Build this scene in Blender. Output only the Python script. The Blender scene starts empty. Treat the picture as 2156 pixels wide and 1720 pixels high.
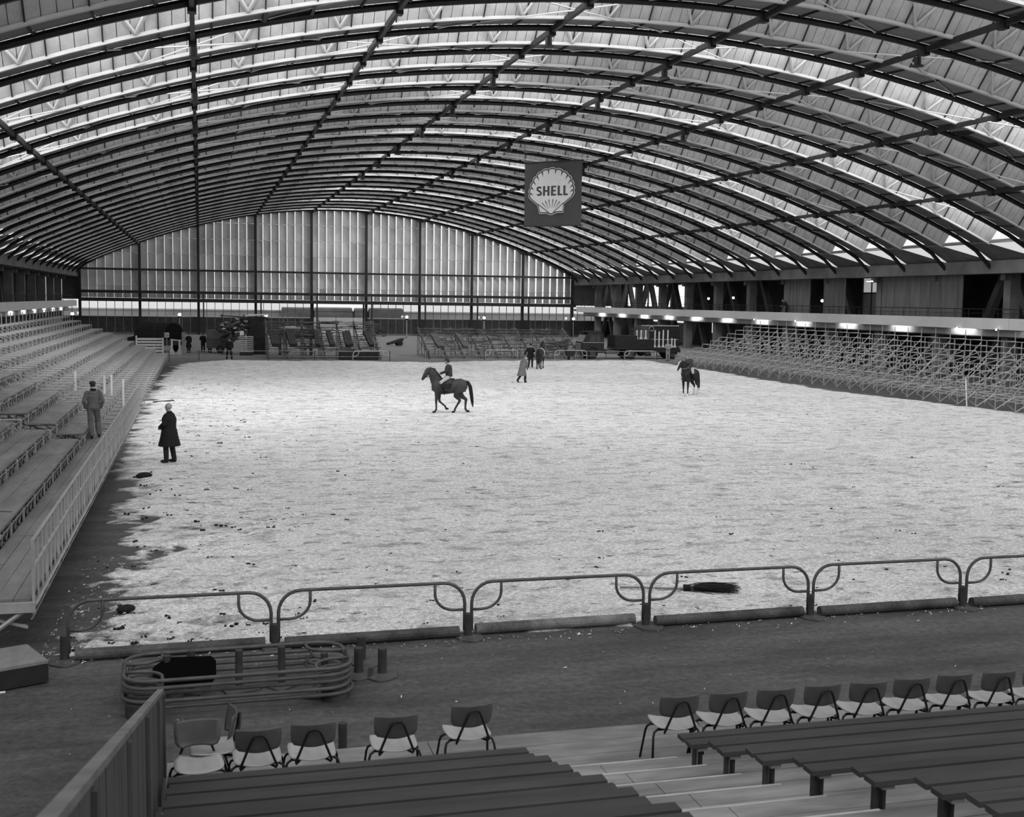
import bpy, math, random
import numpy as np
from mathutils import Vector, Matrix
random.seed(7); np.random.seed(7)
S = bpy.context.scene
COL = S.collection
# ------------------------------------------------------------------ camera
PAN, PITCH, ROLL, FPX, CAMH = .2589, .0911, .0146, 2485.0, 5.1
_f = Vector((math.sin(PAN)*math.cos(PITCH), math.cos(PAN)*math.cos(PITCH), -math.sin(PITCH)))
_r = Vector((math.cos(PAN), -math.sin(PAN), 0)); _u = _r.cross(_f)
_r2 = _r*math.cos(ROLL)+_u*math.sin(ROLL); _u2 = _u*math.cos(ROLL)-_r*math.sin(ROLL)
cd = bpy.data.cameras.new('camera'); cam = bpy.data.objects.new('camera', cd); COL.objects.link(cam)
M3 = Matrix((_r2, _u2, -_f)).transposed()
cam.matrix_world = Matrix.Translation((0, 0, CAMH)) @ M3.to_4x4()
cd.sensor_fit = 'HORIZONTAL'; cd.sensor_width = 36.0; cd.lens = FPX/2156*36.0
cd.clip_start = .1; cd.clip_end = 1000
cd.dof.use_dof = True; cd.dof.focus_distance = 50; cd.dof.aperture_fstop = 5.0
S.camera = cam
def proj(p):
    v = Vector(p)-Vector((0, 0, CAMH)); z = v.dot(_f)
    if z < .1: return (-9999, -9999, z)
    return (1078+FPX*v.dot(_r2)/z, 860-FPX*v.dot(_u2)/z, z)
def inview(p, m=40):
    x, y, z = proj(p); return z > 0 and -m < x < 2156+m and -m < y < 1720+m
# ------------------------------------------------------------------ world, light, exposure
W = bpy.data.worlds.new('world'); S.world = W; W.use_nodes = True
W.node_tree.nodes['Background'].inputs[0].default_value = (1, 1, 1, 1)
W.node_tree.nodes['Background'].inputs[1].default_value = .95
S.view_settings.view_transform = 'Standard'; S.view_settings.look = 'None'
S.view_settings.exposure = 0.0; S.view_settings.gamma = 1.0; S.view_settings.use_curve_mapping = False
S.cycles.max_bounces = 4; S.cycles.diffuse_bounces = 3; S.cycles.glossy_bounces = 2
S.cycles.caustics_reflective = False; S.cycles.caustics_refractive = False
S.cycles.sample_clamp_indirect = 6; S.cycles.adaptive_threshold = .05
SKY_BRIGHT, SKY_DIM, SKY_FAR, SKY_NEAR = 6.2, 1.6, .9, 3.1
# ------------------------------------------------------------------ materials
MATS = {}
def mat(name, v, rough=.8, n=.0, scale=3.0, stretch=(1, 1, 1), bump=0.0, metal=0.0, spec=.3, coords='Object', detail=4, n2=0, s2=20.0):
    """grey procedural material: value v varied by n (low frequency) and n2 (high frequency)"""
    if name in MATS: return MATS[name]
    m = bpy.data.materials.new(name); m.use_nodes = True; t = m.node_tree; b = t.nodes['Principled BSDF']
    b.inputs['Roughness'].default_value = rough; b.inputs['Metallic'].default_value = metal
    b.inputs['Specular IOR Level'].default_value = spec
    tc = t.nodes.new('ShaderNodeTexCoord'); mp = t.nodes.new('ShaderNodeMapping')
    if coords == 'World':
        g = t.nodes.new('ShaderNodeNewGeometry'); t.links.new(g.outputs['Position'], mp.inputs[0])
    else: t.links.new(tc.outputs[coords], mp.inputs[0])
    mp.inputs['Scale'].default_value = stretch
    nz = t.nodes.new('ShaderNodeTexNoise'); nz.inputs['Scale'].default_value = scale; nz.inputs['Detail'].default_value = detail
    t.links.new(mp.outputs[0], nz.inputs['Vector'])
    rp = t.nodes.new('ShaderNodeValToRGB'); rp.color_ramp.elements[0].position = .3; rp.color_ramp.elements[1].position = .7
    a, c = max(.002, v*(1-n)), min(.95, v*(1+n))
    rp.color_ramp.elements[0].color = (a, a, a, 1); rp.color_ramp.elements[1].color = (c, c, c, 1)
    t.links.new(nz.outputs['Fac'], rp.inputs[0]); out = rp.outputs[0]
    if n2:
        nb = t.nodes.new('ShaderNodeTexNoise'); nb.inputs['Scale'].default_value = s2; nb.inputs['Detail'].default_value = 3
        t.links.new(mp.outputs[0], nb.inputs['Vector'])
        mr = t.nodes.new('ShaderNodeMapRange'); mr.inputs[1].default_value = .3; mr.inputs[2].default_value = .7
        mr.inputs[3].default_value = 1-n2; mr.inputs[4].default_value = 1+n2
        t.links.new(nb.outputs['Fac'], mr.inputs[0])
        mx = t.nodes.new('ShaderNodeMix'); mx.data_type = 'RGBA'; mx.blend_type = 'MULTIPLY'; mx.inputs[0].default_value = 1
        t.links.new(out, mx.inputs[6]); t.links.new(mr.outputs[0], mx.inputs[7]); out = mx.outputs[2]
    t.links.new(out, b.inputs['Base Color'])
    if bump:
        bp = t.nodes.new('ShaderNodeBump'); bp.inputs['Strength'].default_value = bump; bp.inputs['Distance'].default_value = .02
        t.links.new(nz.outputs['Fac'], bp.inputs['Height']); t.links.new(bp.outputs[0], b.inputs['Normal'])
    MATS[name] = m; return m
def emit(name, e, base=.8):
    if name in MATS: return MATS[name]
    m = bpy.data.materials.new(name); m.use_nodes = True; b = m.node_tree.nodes['Principled BSDF']
    b.inputs['Base Color'].default_value = (base, base, base, 1); b.inputs['Roughness'].default_value = .6
    b.inputs['Emission Color'].default_value = (1, 1, 1, 1); b.inputs['Emission Strength'].default_value = e
    MATS[name] = m; return m
def glass(name):
    if name in MATS: return MATS[name]
    m = bpy.data.materials.new(name); m.use_nodes = True; t = m.node_tree
    for nn in list(t.nodes):
        if nn.type == 'BSDF_PRINCIPLED': t.nodes.remove(nn)
    o = t.nodes['Material Output']; tr = t.nodes.new('ShaderNodeBsdfTransparent'); tr.inputs[0].default_value = (.93, .93, .93, 1)
    gl = t.nodes.new('ShaderNodeBsdfGlossy'); gl.inputs['Roughness'].default_value = .05
    mx = t.nodes.new('ShaderNodeMixShader'); mx.inputs[0].default_value = .06
    t.links.new(tr.outputs[0], mx.inputs[1]); t.links.new(gl.outputs[0], mx.inputs[2]); t.links.new(mx.outputs[0], o.inputs[0])
    MATS[name] = m; return m
# ------------------------------------------------------------------ mesh builder
class MB:
    def __init__(s): s.v = []; s.f = []; s.n = 0
    def add(s, vs, fs):
        k = s.n; s.v.extend([tuple(map(float, p)) for p in vs]); s.n += len(vs)
        s.f.extend([tuple(i+k for i in f) for f in fs]); return s
    def hexa(s, p):      # 4 bottom (ccw), 4 top
        return s.add(p, [(3, 2, 1, 0), (4, 5, 6, 7), (0, 1, 5, 4), (1, 2, 6, 5), (2, 3, 7, 6), (3, 0, 4, 7)])
    def box(s, x0, x1, y0, y1, z0, z1):
        return s.hexa([(x0, y0, z0), (x1, y0, z0), (x1, y1, z0), (x0, y1, z0), (x0, y0, z1), (x1, y0, z1), (x1, y1, z1), (x0, y1, z1)])
    def cbox(s, c, d, rz=0):
        a, b = math.cos(rz), math.sin(rz); P = []
        for z in (-1, 1):
            for x, y in ((-1, -1), (1, -1), (1, 1), (-1, 1)):
                X, Y = x*d[0]/2, y*d[1]/2; P.append((c[0]+X*a-Y*b, c[1]+X*b+Y*a, c[2]+z*d[2]/2))
        return s.hexa(P)
    def beam(s, p0, p1, w, h, up=(0, 0, 1)):
        p0, p1 = Vector(p0), Vector(p1); d = (p1-p0).normalized(); u = Vector(up)
        if abs(d.dot(u)) > .98: u = Vector((0, 1, 0)) if abs(d.y) < .9 else Vector((1, 0, 0))
        a = d.cross(u).normalized(); b = a.cross(d).normalized(); P = []
        for q in (p0, p1):
            for i, j in ((-1, -1), (1, -1), (1, 1), (-1, 1)): P.append(q+a*(i*w/2)+b*(j*h/2))
        return s.add(P, [(0, 1, 2, 3), (7, 6, 5, 4), (4, 5, 1, 0), (5, 6, 2, 1), (6, 7, 3, 2), (7, 4, 0, 3)])
    def tube(s, pts, r, n=6, closed=False):
        P = [Vector(p) for p in pts]; R = r if isinstance(r, (list, tuple)) else [r]*len(P)
        rings = []; prev = None
        for i, p in enumerate(P):
            if closed: d = P[(i+1) % len(P)]-P[i-1]
            else: d = P[min(i+1, len(P)-1)]-P[max(i-1, 0)]
            d.normalize()
            if prev is None:
                u = Vector((0, 0, 1)) if abs(d.z) < .9 else Vector((1, 0, 0)); a = d.cross(u).normalized()
            else:
                a = prev-d*prev.dot(d); a.normalize()
            b = d.cross(a); prev = a
            rings.append([p+(a*math.cos(2*math.pi*k/n)+b*math.sin(2*math.pi*k/n))*R[i] for k in range(n)])
        vs = [q for g in rings for q in g]; fs = []; m = len(P)
        for i in range(m if closed else m-1):
            j = (i+1) % m
            for k in range(n): fs.append((i*n+k, i*n+(k+1) % n, j*n+(k+1) % n, j*n+k))
        if not closed: fs.append(tuple(range(n-1, -1, -1))); fs.append(tuple((m-1)*n+k for k in range(n)))
        return s.add(vs, fs)
    def loft(s, rings, n=12):
        """rings: (centre, axis, rx, ry, up) ellipses"""
        vs = []; fs = []
        for c, ax, rx, ry, up in rings:
            d = Vector(ax).normalized(); u = Vector(up); a = u.cross(d)
            if a.length < 1e-4: a = Vector((1, 0, 0)).cross(d)
            a.normalize(); b = d.cross(a); c = Vector(c)
            vs += [c+a*math.cos(2*math.pi*k/n)*rx+b*math.sin(2*math.pi*k/n)*ry for k in range(n)]
        m = len(rings)
        for i in range(m-1):
            for k in range(n): fs.append((i*n+k, i*n+(k+1) % n, (i+1)*n+(k+1) % n, (i+1)*n+k))
        fs.append(tuple(range(n-1, -1, -1))); fs.append(tuple((m-1)*n+k for k in range(n)))
        return s.add(vs, fs)
    def ell(s, c, r, n=12, m=8, rot=None):
        vs = []; fs = []
        for i in range(m+1):
            t = math.pi*i/m
            for k in range(n):
                p = 2*math.pi*k/n; q = Vector((math.sin(t)*math.cos(p)*r[0], math.sin(t)*math.sin(p)*r[1], math.cos(t)*r[2]))
                if rot is not None: q = rot @ q
                vs.append(q+Vector(c))
        for i in range(m):
            for k in range(n): fs.append((i*n+k, (i+1)*n+k, (i+1)*n+(k+1) % n, i*n+(k+1) % n))
        return s.add(vs, fs)
    def prism(s, poly, z0, z1, fn=None):
        """poly in 2D extruded z0..z1; fn maps (x,y,z)->3D"""
        fn = fn or (lambda x, y, z: (x, y, z)); n = len(poly)
        vs = [fn(x, y, z0) for x, y in poly]+[fn(x, y, z1) for x, y in poly]
        fs = [tuple(range(n-1, -1, -1)), tuple(range(n, 2*n))]+[(i, (i+1) % n, n+(i+1) % n, n+i) for i in range(n)]
        return s.add(vs, fs)
    def mesh(s, name, m, smooth=False):
        me = bpy.data.meshes.new(name); me.from_pydata(s.v, [], s.f); me.update()
        if m: me.materials.append(m)
        if smooth: me.shade_smooth()
        return me
    def build(s, name, m, parent=None, smooth=False, **kw):
        return obj(name, s.mesh(name, m, smooth), parent, **kw)
def obj(name, me, parent=None, loc=None, rz=None, **kw):
    o = bpy.data.objects.new(name, me); COL.objects.link(o)
    if parent: o.parent = parent
    if loc: o.location = loc
    if rz: o.rotation_euler = (0, 0, rz)
    for k, v in kw.items(): o[k] = v
    return o
def empty(name, loc=(0, 0, 0), rz=0, parent=None, **kw):
    o = obj(name, None, parent, loc, rz, **kw); o.empty_display_size = .2; return o
def copy_tree(o, loc=None, rz=None, parent=None, **kw):
    c = o.copy(); COL.objects.link(c); c.parent = parent
    for k, v in kw.items(): c[k] = v
    for ch in list(o.children): copy_tree(ch, parent=c)
    if loc is not None: c.location = loc
    if rz is not None: c.rotation_euler = (0, 0, rz)
    return c
def remesh(o, voxel, smooth=2):
    md = o.modifiers.new('r', 'REMESH'); md.mode = 'VOXEL'; md.voxel_size = voxel; md.use_smooth_shade = True
    sm = o.modifiers.new('s', 'SMOOTH'); sm.factor = .5; sm.iterations = smooth
    dg = bpy.context.evaluated_depsgraph_get(); me = bpy.data.meshes.new_from_object(o.evaluated_get(dg))
    o.modifiers.clear(); old = o.data; o.data = me; me.name = old.name
    if old.materials and not me.materials: me.materials.append(old.materials[0])
    me.shade_smooth(); return o
def vnoise(x, y, seed=0):
    """smooth 2-D value noise for numpy arrays"""
    xi, yi = np.floor(x).astype(np.int64), np.floor(y).astype(np.int64); fx, fy = x-xi, y-yi
    fx = fx*fx*(3-2*fx); fy = fy*fy*(3-2*fy)
    def h(a, b):
        k = (a*374761393+b*668265263+seed*1442695041) & 0x7fffffff
        k = ((k ^ (k >> 13))*1274126177) & 0x7fffffff
        return ((k ^ (k >> 16)) & 0xffff)/65535.0
    return (h(xi, yi)*(1-fx)+h(xi+1, yi)*fx)*(1-fy)+(h(xi, yi+1)*(1-fx)+h(xi+1, yi+1)*fx)*fy
def fbm(x, y, seed=0, o=4):
    r = 0; a = .5
    for i in range(o): r = r+a*vnoise(x*2**i, y*2**i, seed+i*17); a *= .5
    return r
# common materials
DARK = mat('dark_painted_steel', .022, .55, .3, 4)
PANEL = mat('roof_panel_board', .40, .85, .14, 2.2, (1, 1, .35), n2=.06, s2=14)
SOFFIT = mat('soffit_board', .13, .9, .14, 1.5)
EDGE = mat('light_grey_beam_paint', .38, .6, .06, 3)
ROD = mat('tie_rod_steel', .5, .5, .1, 3)
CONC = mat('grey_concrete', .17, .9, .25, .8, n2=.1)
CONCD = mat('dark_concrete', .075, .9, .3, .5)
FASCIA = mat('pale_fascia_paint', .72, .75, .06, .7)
TUBE = mat('galvanised_tube', .40, .45, .15, 5, metal=.35)
TUBED = mat('weathered_tube', .20, .6, .3, 3)
WOOD = mat('grey_deck_board', .17, .8, .25, 2.0, (1, .25, 1), n2=.12, s2=9, coords='World')
PALEW = mat('pale_floor_board', .22, .8, .35, 2.0, (.25, 1, 1), n2=.15, s2=8, coords='World')
BENCHW = mat('dark_bench_wood', .05, .6, .25, 2.5, (.2, 1, 1), n2=.12, s2=12, coords='World')
BLACKM = mat('black_steel_tube', .012, .4, .2, 4)
WHITEP = mat('white_paint', .62, .7, .12, 3)
SKIN = mat('skin', .30, .6, .1, 6)
# ------------------------------------------------------------------ hall dimensions
XC, HW, D = 18.4, 33.6, 164.0
P, Y0 = 5.07, 70.2
XL, XR = -15.4, 52.3                   # gallery fronts
def zc(x): return 16.9-8.25*((x-XC)/HW)**2
YB = -24.0                             # wall behind the photographer
# ------------------------------------------------------------------ floor and ground outside
def floor_material():
    m = bpy.data.materials.new('dark_hall_floor'); m.use_nodes = True; t = m.node_tree; b = t.nodes['Principled BSDF']
    b.inputs['Roughness'].default_value = .62; b.inputs['Specular IOR Level'].default_value = .35
    g = t.nodes.new('ShaderNodeNewGeometry'); mp = t.nodes.new('ShaderNodeMapping'); mp.inputs['Scale'].default_value = (.35, 1.3, 1)
    mp.inputs['Rotation'].default_value = (0, 0, -.12); t.links.new(g.outputs['Position'], mp.inputs[0])
    n1 = t.nodes.new('ShaderNodeTexNoise'); n1.inputs['Scale'].default_value = .9; n1.inputs['Detail'].default_value = 8; n1.inputs['Roughness'].default_value = .65
    t.links.new(mp.outputs[0], n1.inputs['Vector'])
    r = t.nodes.new('ShaderNodeValToRGB'); e = r.color_ramp.elements
    e[0].position, e[0].color = .3, (.036, .036, .036, 1); e[1].position, e[1].color = .72, (.115, .115, .115, 1)
    t.links.new(n1.outputs['Fac'], r.inputs[0])
    n2 = t.nodes.new('ShaderNodeTexNoise'); n2.inputs['Scale'].default_value = 9; n2.inputs['Detail'].default_value = 8; n2.inputs['Roughness'].default_value = .75
    t.links.new(g.outputs['Position'], n2.inputs['Vector'])
    mr = t.nodes.new('ShaderNodeMapRange'); mr.inputs[1].default_value = .35; mr.inputs[2].default_value = .7; mr.inputs[3].default_value = .62; mr.inputs[4].default_value = 1.5
    t.links.new(n2.outputs['Fac'], mr.inputs[0])
    mx = t.nodes.new('ShaderNodeMix'); mx.data_type = 'RGBA'; mx.blend_type = 'MULTIPLY'; mx.inputs[0].default_value = 1
    t.links.new(r.outputs[0], mx.inputs[6]); t.links.new(mr.outputs[0], mx.inputs[7])
    # paler floor colour in the far half of the hall
    sx = t.nodes.new('ShaderNodeSeparateXYZ'); t.links.new(g.outputs['Position'], sx.inputs[0])
    m2 = t.nodes.new('ShaderNodeMapRange'); m2.inputs[1].default_value = 88; m2.inputs[2].default_value = 104; m2.inputs[3].default_value = 0; m2.inputs[4].default_value = 1
    t.links.new(sx.outputs['Y'], m2.inputs[0])
    r2 = t.nodes.new('ShaderNodeValToRGB'); e = r2.color_ramp.elements
    e[0].position, e[0].color = .3, (.15, .15, .15, 1); e[1].position, e[1].color = .72, (.33, .33, .33, 1); t.links.new(n1.outputs['Fac'], r2.inputs[0])
    mx2 = t.nodes.new('ShaderNodeMix'); mx2.data_type = 'RGBA'; t.links.new(m2.outputs[0], mx2.inputs[0])
    t.links.new(mx.outputs[2], mx2.inputs[6]); t.links.new(r2.outputs[0], mx2.inputs[7])
    t.links.new(mx2.outputs[2], b.inputs['Base Color'])
    return m
MB().box(-26, 63, YB-1, D, -.2, 0).build('floor', floor_material(), kind='structure', label='dark worn hall floor around the sawdust arena')
MB().box(-160, 220, D, 330, -.3, -.02).build('outdoor_ground', mat('outdoor_gravel', .42, .9, .2, .4), kind='structure', label='pale ground outside the end wall')
# ------------------------------------------------------------------ sawdust
def sawdust():
    ys = np.concatenate([np.arange(16.6, 26, .07), np.arange(26, 34, .11), np.arange(34, 50, .19), np.arange(50, 102, .42)])
    xs = np.concatenate([np.arange(-3.2, 5, .07), np.arange(5, 14, .13), np.arange(14, 42.2, .4)])
    X, Y = np.meshgrid(xs, ys)
    lx = np.interp(Y, [17, 18.4, 19.6, 22, 27, 31, 36, 45, 75, 90, 100], [-2.5, -2.3, -1.6, -1.5, -1.6, -1.8, -2.25, -2.75, -2.6, -1.7, -.8])
    rx = np.interp(Y, [17, 45, 54, 62, 66, 75, 84, 100], [40, 39.0, 38.2, 36.9, 36.7, 37.3, 37.8, 38.5])
    fy = np.interp(X, [-2, -.5, 2, 12, 18, 24, 40], [91, 94, 97.6, 97.2, 95, 97.5, 98.8])
    d = np.minimum(np.minimum(X-lx, rx-X), np.minimum((Y-17.18)*2.2, (fy-Y)*.5))
    n = fbm(X*.9, Y*.9, 3, 4); n2 = fbm(X*2.6, Y*2.6, 11, 3)
    near = np.clip((32-Y)/10, 0, 1)*np.clip((4.8-X)/4.5, 0, 1)          # thin scattered dust in the near left corner
    h = np.clip(d, -1.2, .9)*.05+(n-.47)*(.07+.07*near)*np.clip(1.5-d*.35, .35, 1)+(n2-.44)*(.05+.05*near)+(fbm(X*6, Y*6, 29, 2)-.37)*(.02+.06*near)-.003*near
    h = np.where(d > 1.6, np.maximum(h, .008), h)
    h = np.where((Y < 17.15), -.06, h)
    Z = np.clip(h, -.06, .075)
    ny, nx = X.shape; V = np.stack([X.ravel(), Y.ravel(), Z.ravel()], 1)
    idx = np.arange(ny*nx).reshape(ny, nx)
    q = np.stack([idx[:-1, :-1].ravel(), idx[:-1, 1:].ravel(), idx[1:, 1:].ravel(), idx[1:, :-1].ravel()], 1)
    q = q[(V[q][:, :, 2].max(1) > -.02)]
    me = bpy.data.meshes.new('sawdust'); me.from_pydata(V.tolist(), [], q.tolist()); me.update(); me.shade_smooth()
    m = bpy.data.materials.new('sawdust'); m.use_nodes = True; t = m.node_tree; b = t.nodes['Principled BSDF']
    b.inputs['Roughness'].default_value = 1; b.inputs['Specular IOR Level'].default_value = 0
    g = t.nodes.new('ShaderNodeNewGeometry')
    def nz(scale, det, st, lo, hi, a, c, rough=.6):
        mp = t.nodes.new('ShaderNodeMapping'); mp.inputs['Scale'].default_value = st; t.links.new(g.outputs['Position'], mp.inputs[0])
        q = t.nodes.new('ShaderNodeTexNoise'); q.inputs['Scale'].default_value = scale; q.inputs['Detail'].default_value = det; q.inputs['Roughness'].default_value = rough
        t.links.new(mp.outputs[0], q.inputs['Vector'])
        r = t.nodes.new('ShaderNodeMapRange'); r.inputs[1].default_value = lo; r.inputs[2].default_value = hi; r.inputs[3].default_value = a; r.inputs[4].default_value = c
        t.links.new(q.outputs['Fac'], r.inputs[0]); return q, r
    q0, r0 = nz(.16, 4, (1, 1, 1), .3, .7, .86, 1.05)            # broad tone
    q1, r1 = nz(1.7, 6, (.7, 1, 1), .30, .50, .46, 1.02, .7)            # mid-scale dark mottling
    q2, r2 = nz(17, 6, (.7, 1, 1), .34, .64, .42, 1.22, .8)        # shavings
    q3, r3 = nz(4.3, 3, (.6, 1, 1), .30, .40, .35, 1.0)             # dark clods
    q4, r4 = nz(48, 3, (.8, 1, 1), .36, .62, .66, 1.25, .7)          # single fibres
    def mul(a, c):
        x = t.nodes.new('ShaderNodeMath'); x.operation = 'MULTIPLY'; t.links.new(a, x.inputs[0]); t.links.new(c, x.inputs[1]); return x.outputs[0]
    o = mul(mul(mul(mul(r0.outputs[0], r1.outputs[0]), r2.outputs[0]), r3.outputs[0]), r4.outputs[0])
    # thin layers let the dark floor show through: tied to the depth of the dust
    sp = t.nodes.new('ShaderNodeSeparateXYZ'); t.links.new(g.outputs['Position'], sp.inputs[0])
    rz = t.nodes.new('ShaderNodeMapRange'); rz.inputs[1].default_value = -.004; rz.inputs[2].default_value = .024; rz.inputs[3].default_value = .22; rz.inputs[4].default_value = 1
    t.links.new(sp.outputs['Z'], rz.inputs[0]); o = mul(o, rz.outputs[0])
    t.links.new(o, b.inputs['Base Color'])
    bp = t.nodes.new('ShaderNodeBump'); bp.inputs['Strength'].default_value = .8; bp.inputs['Distance'].default_value = .06
    t.links.new(q2.outputs['Fac'], bp.inputs['Height']); t.links.new(bp.outputs[0], b.inputs['Normal'])
    me.materials.append(m)
    o = obj('sawdust', me, kind='stuff', label='pale trodden sawdust covering the riding arena', category='sawdust')
    # loose shavings near the barrier, real slivers
    mb = MB(); rnd = random.Random(4)
    for i in range(5200):
        y = 17.25+rnd.random()**2*6.5; x = rnd.uniform(-2.2, 13.5)
        if i > 4900: y = rnd.uniform(13.4, 17.1); x = rnd.uniform(-2, 13)
        if i > 4900 and rnd.random() < .75: y = 17.05-abs(rnd.gauss(0, .18))
        a = rnd.uniform(0, 6.28); l = rnd.uniform(.01, .03); z = .012 if y < 17.2 else .045+rnd.uniform(-.02, .03)
        dx, dy = math.cos(a)*l, math.sin(a)*l; w = .008
        k = mb.n; mb.add([(x-dx-dy*.2, y-dy+dx*.2, z), (x+dx-dy*.2, y+dy+dx*.2, z+rnd.uniform(0, .03)), (x+dx+dy*.2, y+dy-dx*.2, z+.004), (x-dx+dy*.2, y-dy-dx*.2, z+.002)], [(0, 1, 2, 3)])
    mb.build('wood_shavings', mat('wood_shaving', .62, .9, .3, 30), None, kind='stuff', label='loose pale wood shavings scattered along the barrier', category='shavings')
sawdust()
# ------------------------------------------------------------------ roof
KMIN, KMAX = -18, 18
XE0, XE1 = XC-32.2, XC+32.2
RW, RH = 3.1, 1.5                       # ridge width and height
ZO = .14; ZE = .03                               # soffit above chord centre
NV = 36                                # soffit cells across
sx_ = [XE0+(XE1-XE0)*i/NV for i in range(NV+1)]
def roof():
    deck = MB()
    for k in range(KMIN, KMAX+1):
        y = Y0+P*k
        for i in range(NV):
            a, b = sx_[i], sx_[i+1]; za, zb = zc(a)+ZO+.1, zc(b)+ZO+.1
            yf1 = min(y+P, D)
            if y+RW < yf1: deck.hexa([(a, y+RW, za), (b, y+RW, zb), (b, yf1, zb), (a, yf1, za), (a, y+RW, za+.08), (b, y+RW, zb+.08), (b, yf1, zb+.08), (a, yf1, za+.08)])
            if y+RW <= D+.6: deck.hexa([(a, y+RW/2-.1, za+RH), (b, y+RW/2-.1, zb+RH), (b, y+RW+.05, zb), (a, y+RW+.05, za), (a, y+RW/2-.1, za+RH+.08), (b, y+RW/2-.1, zb+RH+.08), (b, y+RW+.05, zb+.08), (a, y+RW+.05, za+.08)])
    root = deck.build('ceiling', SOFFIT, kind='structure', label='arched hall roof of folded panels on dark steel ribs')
    # end triangle closure over the last bay
    # skylights on the side of each ridge that faces away
    wn = 0
    def window(k, x0, x1, m):
        nonlocal wn
        wn += 1; mb = MB(); y = Y0+P*k; n = max(2, int((x1-x0)/1.9)); xs = [x0+(x1-x0)*i/n for i in range(n+1)]
        for i in range(n):
            a, b = xs[i]+.02, xs[i+1]-.02; za, zb = zc(a)+ZO, zc(b)+ZO
            mb.add([(a, y+.06, za+.12), (b, y+.06, zb+.12), (b, y+RW/2-.08, zb+RH+.12), (a, y+RW/2-.08, za+RH+.12)], [(0, 1, 2, 3)])
        mb.build('window_%d' % wn, m, kind='structure', label='long roof light on the far slope of a roof fold')
    mbri, mdim, mnear = emit('daylit_roof_glass', SKY_BRIGHT), emit('dim_roof_glass', SKY_DIM), emit('near_roof_glass', SKY_NEAR); mfar = emit('dimmest_roof_glass', SKY_FAR)  # daylight put into the glass as emission, strength set per roof area
    for k in range(KMIN, KMAX+1):
        if k < -8: window(k, XE0, XE1, mnear)
        elif k <= -2:
            window(k, XE0, XC-2, mbri if k >= -6 else mfar)
            window(k, XC-2, XE1, mbri if k % 3 == 2 else mdim)
        else:
            window(k, XE0, XC-6, mfar); window(k, XC-6, XE1, mbri if k % 3 == 2 else mdim)
    # ribs, edge beams
    arch, edge = MB(), MB()
    n = 48; xs = [XE0-1.9+(XE1-XE0+3.8)*i/n for i in range(n+1)]
    def czz(x):   # chord drops to its bearing at the ends
        e = max(0, abs(x-XC)-31.6); return zc(x)-.13*e*e
    arch.tube([(x, 0, czz(x)) for x in xs], .135, 6)
    for x in sx_[1:-1:2]: arch.tube([(x, 0, zc(x)), (x, 0, zc(x)+ZO+.05)], .06, 5)
    n = 40; xs = [XE0+(XE1-XE0)*i/n for i in range(n+1)]
    for i in range(n):
        a, b = xs[i], xs[i+1]; za, zb = zc(a)+ZE, zc(b)+ZE
        edge.hexa([(a, -.09, za-.10), (b, -.09, zb-.10), (b, .09, zb-.10), (a, .09, za-.10), (a, -.09, za+.03), (b, -.09, zb+.03), (b, .09, zb+.03), (a, .09, za+.03)])
    am, em = arch.mesh('roof_arch', DARK, False), edge.mesh('edge_beam', EDGE)
    for k in range(-9, KMAX+1):
        obj('roof_arch', am, root, (0, Y0+P*k, 0)); 
        if Y0+P*k+RW < D: obj('edge_beam', em, root, (0, Y0+P*k+RW, 0))
    # purlins along the hall, through every rib
    PX = [-15.06+7.45*i for i in range(1, 9)]
    for x in PX:
        mb = MB(); z = zc(x)-.10
        mb.box(x-.08, x+.08, Y0-9*P, D, z-.13, z+.1)
        for k in range(-8, KMAX+1):
            y = Y0+P*k; mb.box(x-.14, x+.14, y-.2, y+.2, z-.24, z+.1)
        mb.build('purlin', DARK, root)
    # panels of the bright slope and of the flat soffit
    cand = []; rest = MB(); srest = MB(); scand = []
    for k in range(-8, KMAX+1):
        y = Y0+P*k
        nn = NV*4 if k <= 7 else NV
        for i in range(nn):
            a = XE0+(XE1-XE0)*i/nn; b = XE0+(XE1-XE0)*(i+1)/nn; g = .012; a += g; b -= g
            za, zb = zc(a)+ZO, zc(b)+ZO; jit = random.uniform(-.008, .008)
            yt, yb = y+RW/2+.02, y+RW-.04; hz = RH-.02
            if y+RW > D: continue
            p = [(a, yb+jit, za+ZE-ZO+.02), (b, yb+jit, zb+ZE-ZO+.02), (b, yt+jit, zb+hz), (a, yt+jit, za+hz)]
            q = [(c[0], c[1]+.03, c[2]+.03) for c in p]; c = ((a+b)/2, yb, (za+zb)/2)
            pr = proj(c); cand.append((pr[2] if inview(c) else 1e9+pr[2], p, q))
        for i in range(NV):
            a, b = sx_[i]+.03, sx_[i+1]-.03; za, zb = zc(a)+ZO, zc(b)+ZO
            y1 = min(y+P-.1, D)
            if y1 < y+RW+.3: continue
            p = [(a, y+RW+.1, za+ZE-ZO), (b, y+RW+.1, zb+ZE-ZO), (b, y1, zb), (a, y1, za)]
            q = [(c[0], c[1], c[2]+.05) for c in p]; c = ((a+b)/2, y+RW+1, (za+zb)/2)
            pr = proj(c); scand.append((pr[2] if inview(c) else 1e9+pr[2], p, q))
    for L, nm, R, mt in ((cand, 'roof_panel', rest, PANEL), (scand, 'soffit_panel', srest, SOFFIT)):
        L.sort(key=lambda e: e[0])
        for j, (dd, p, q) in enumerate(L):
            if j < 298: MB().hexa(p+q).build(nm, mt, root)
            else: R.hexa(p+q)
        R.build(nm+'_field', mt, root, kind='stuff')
    # V struts, cross battens
    V = []; vrest = MB(); bat = MB()
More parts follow.
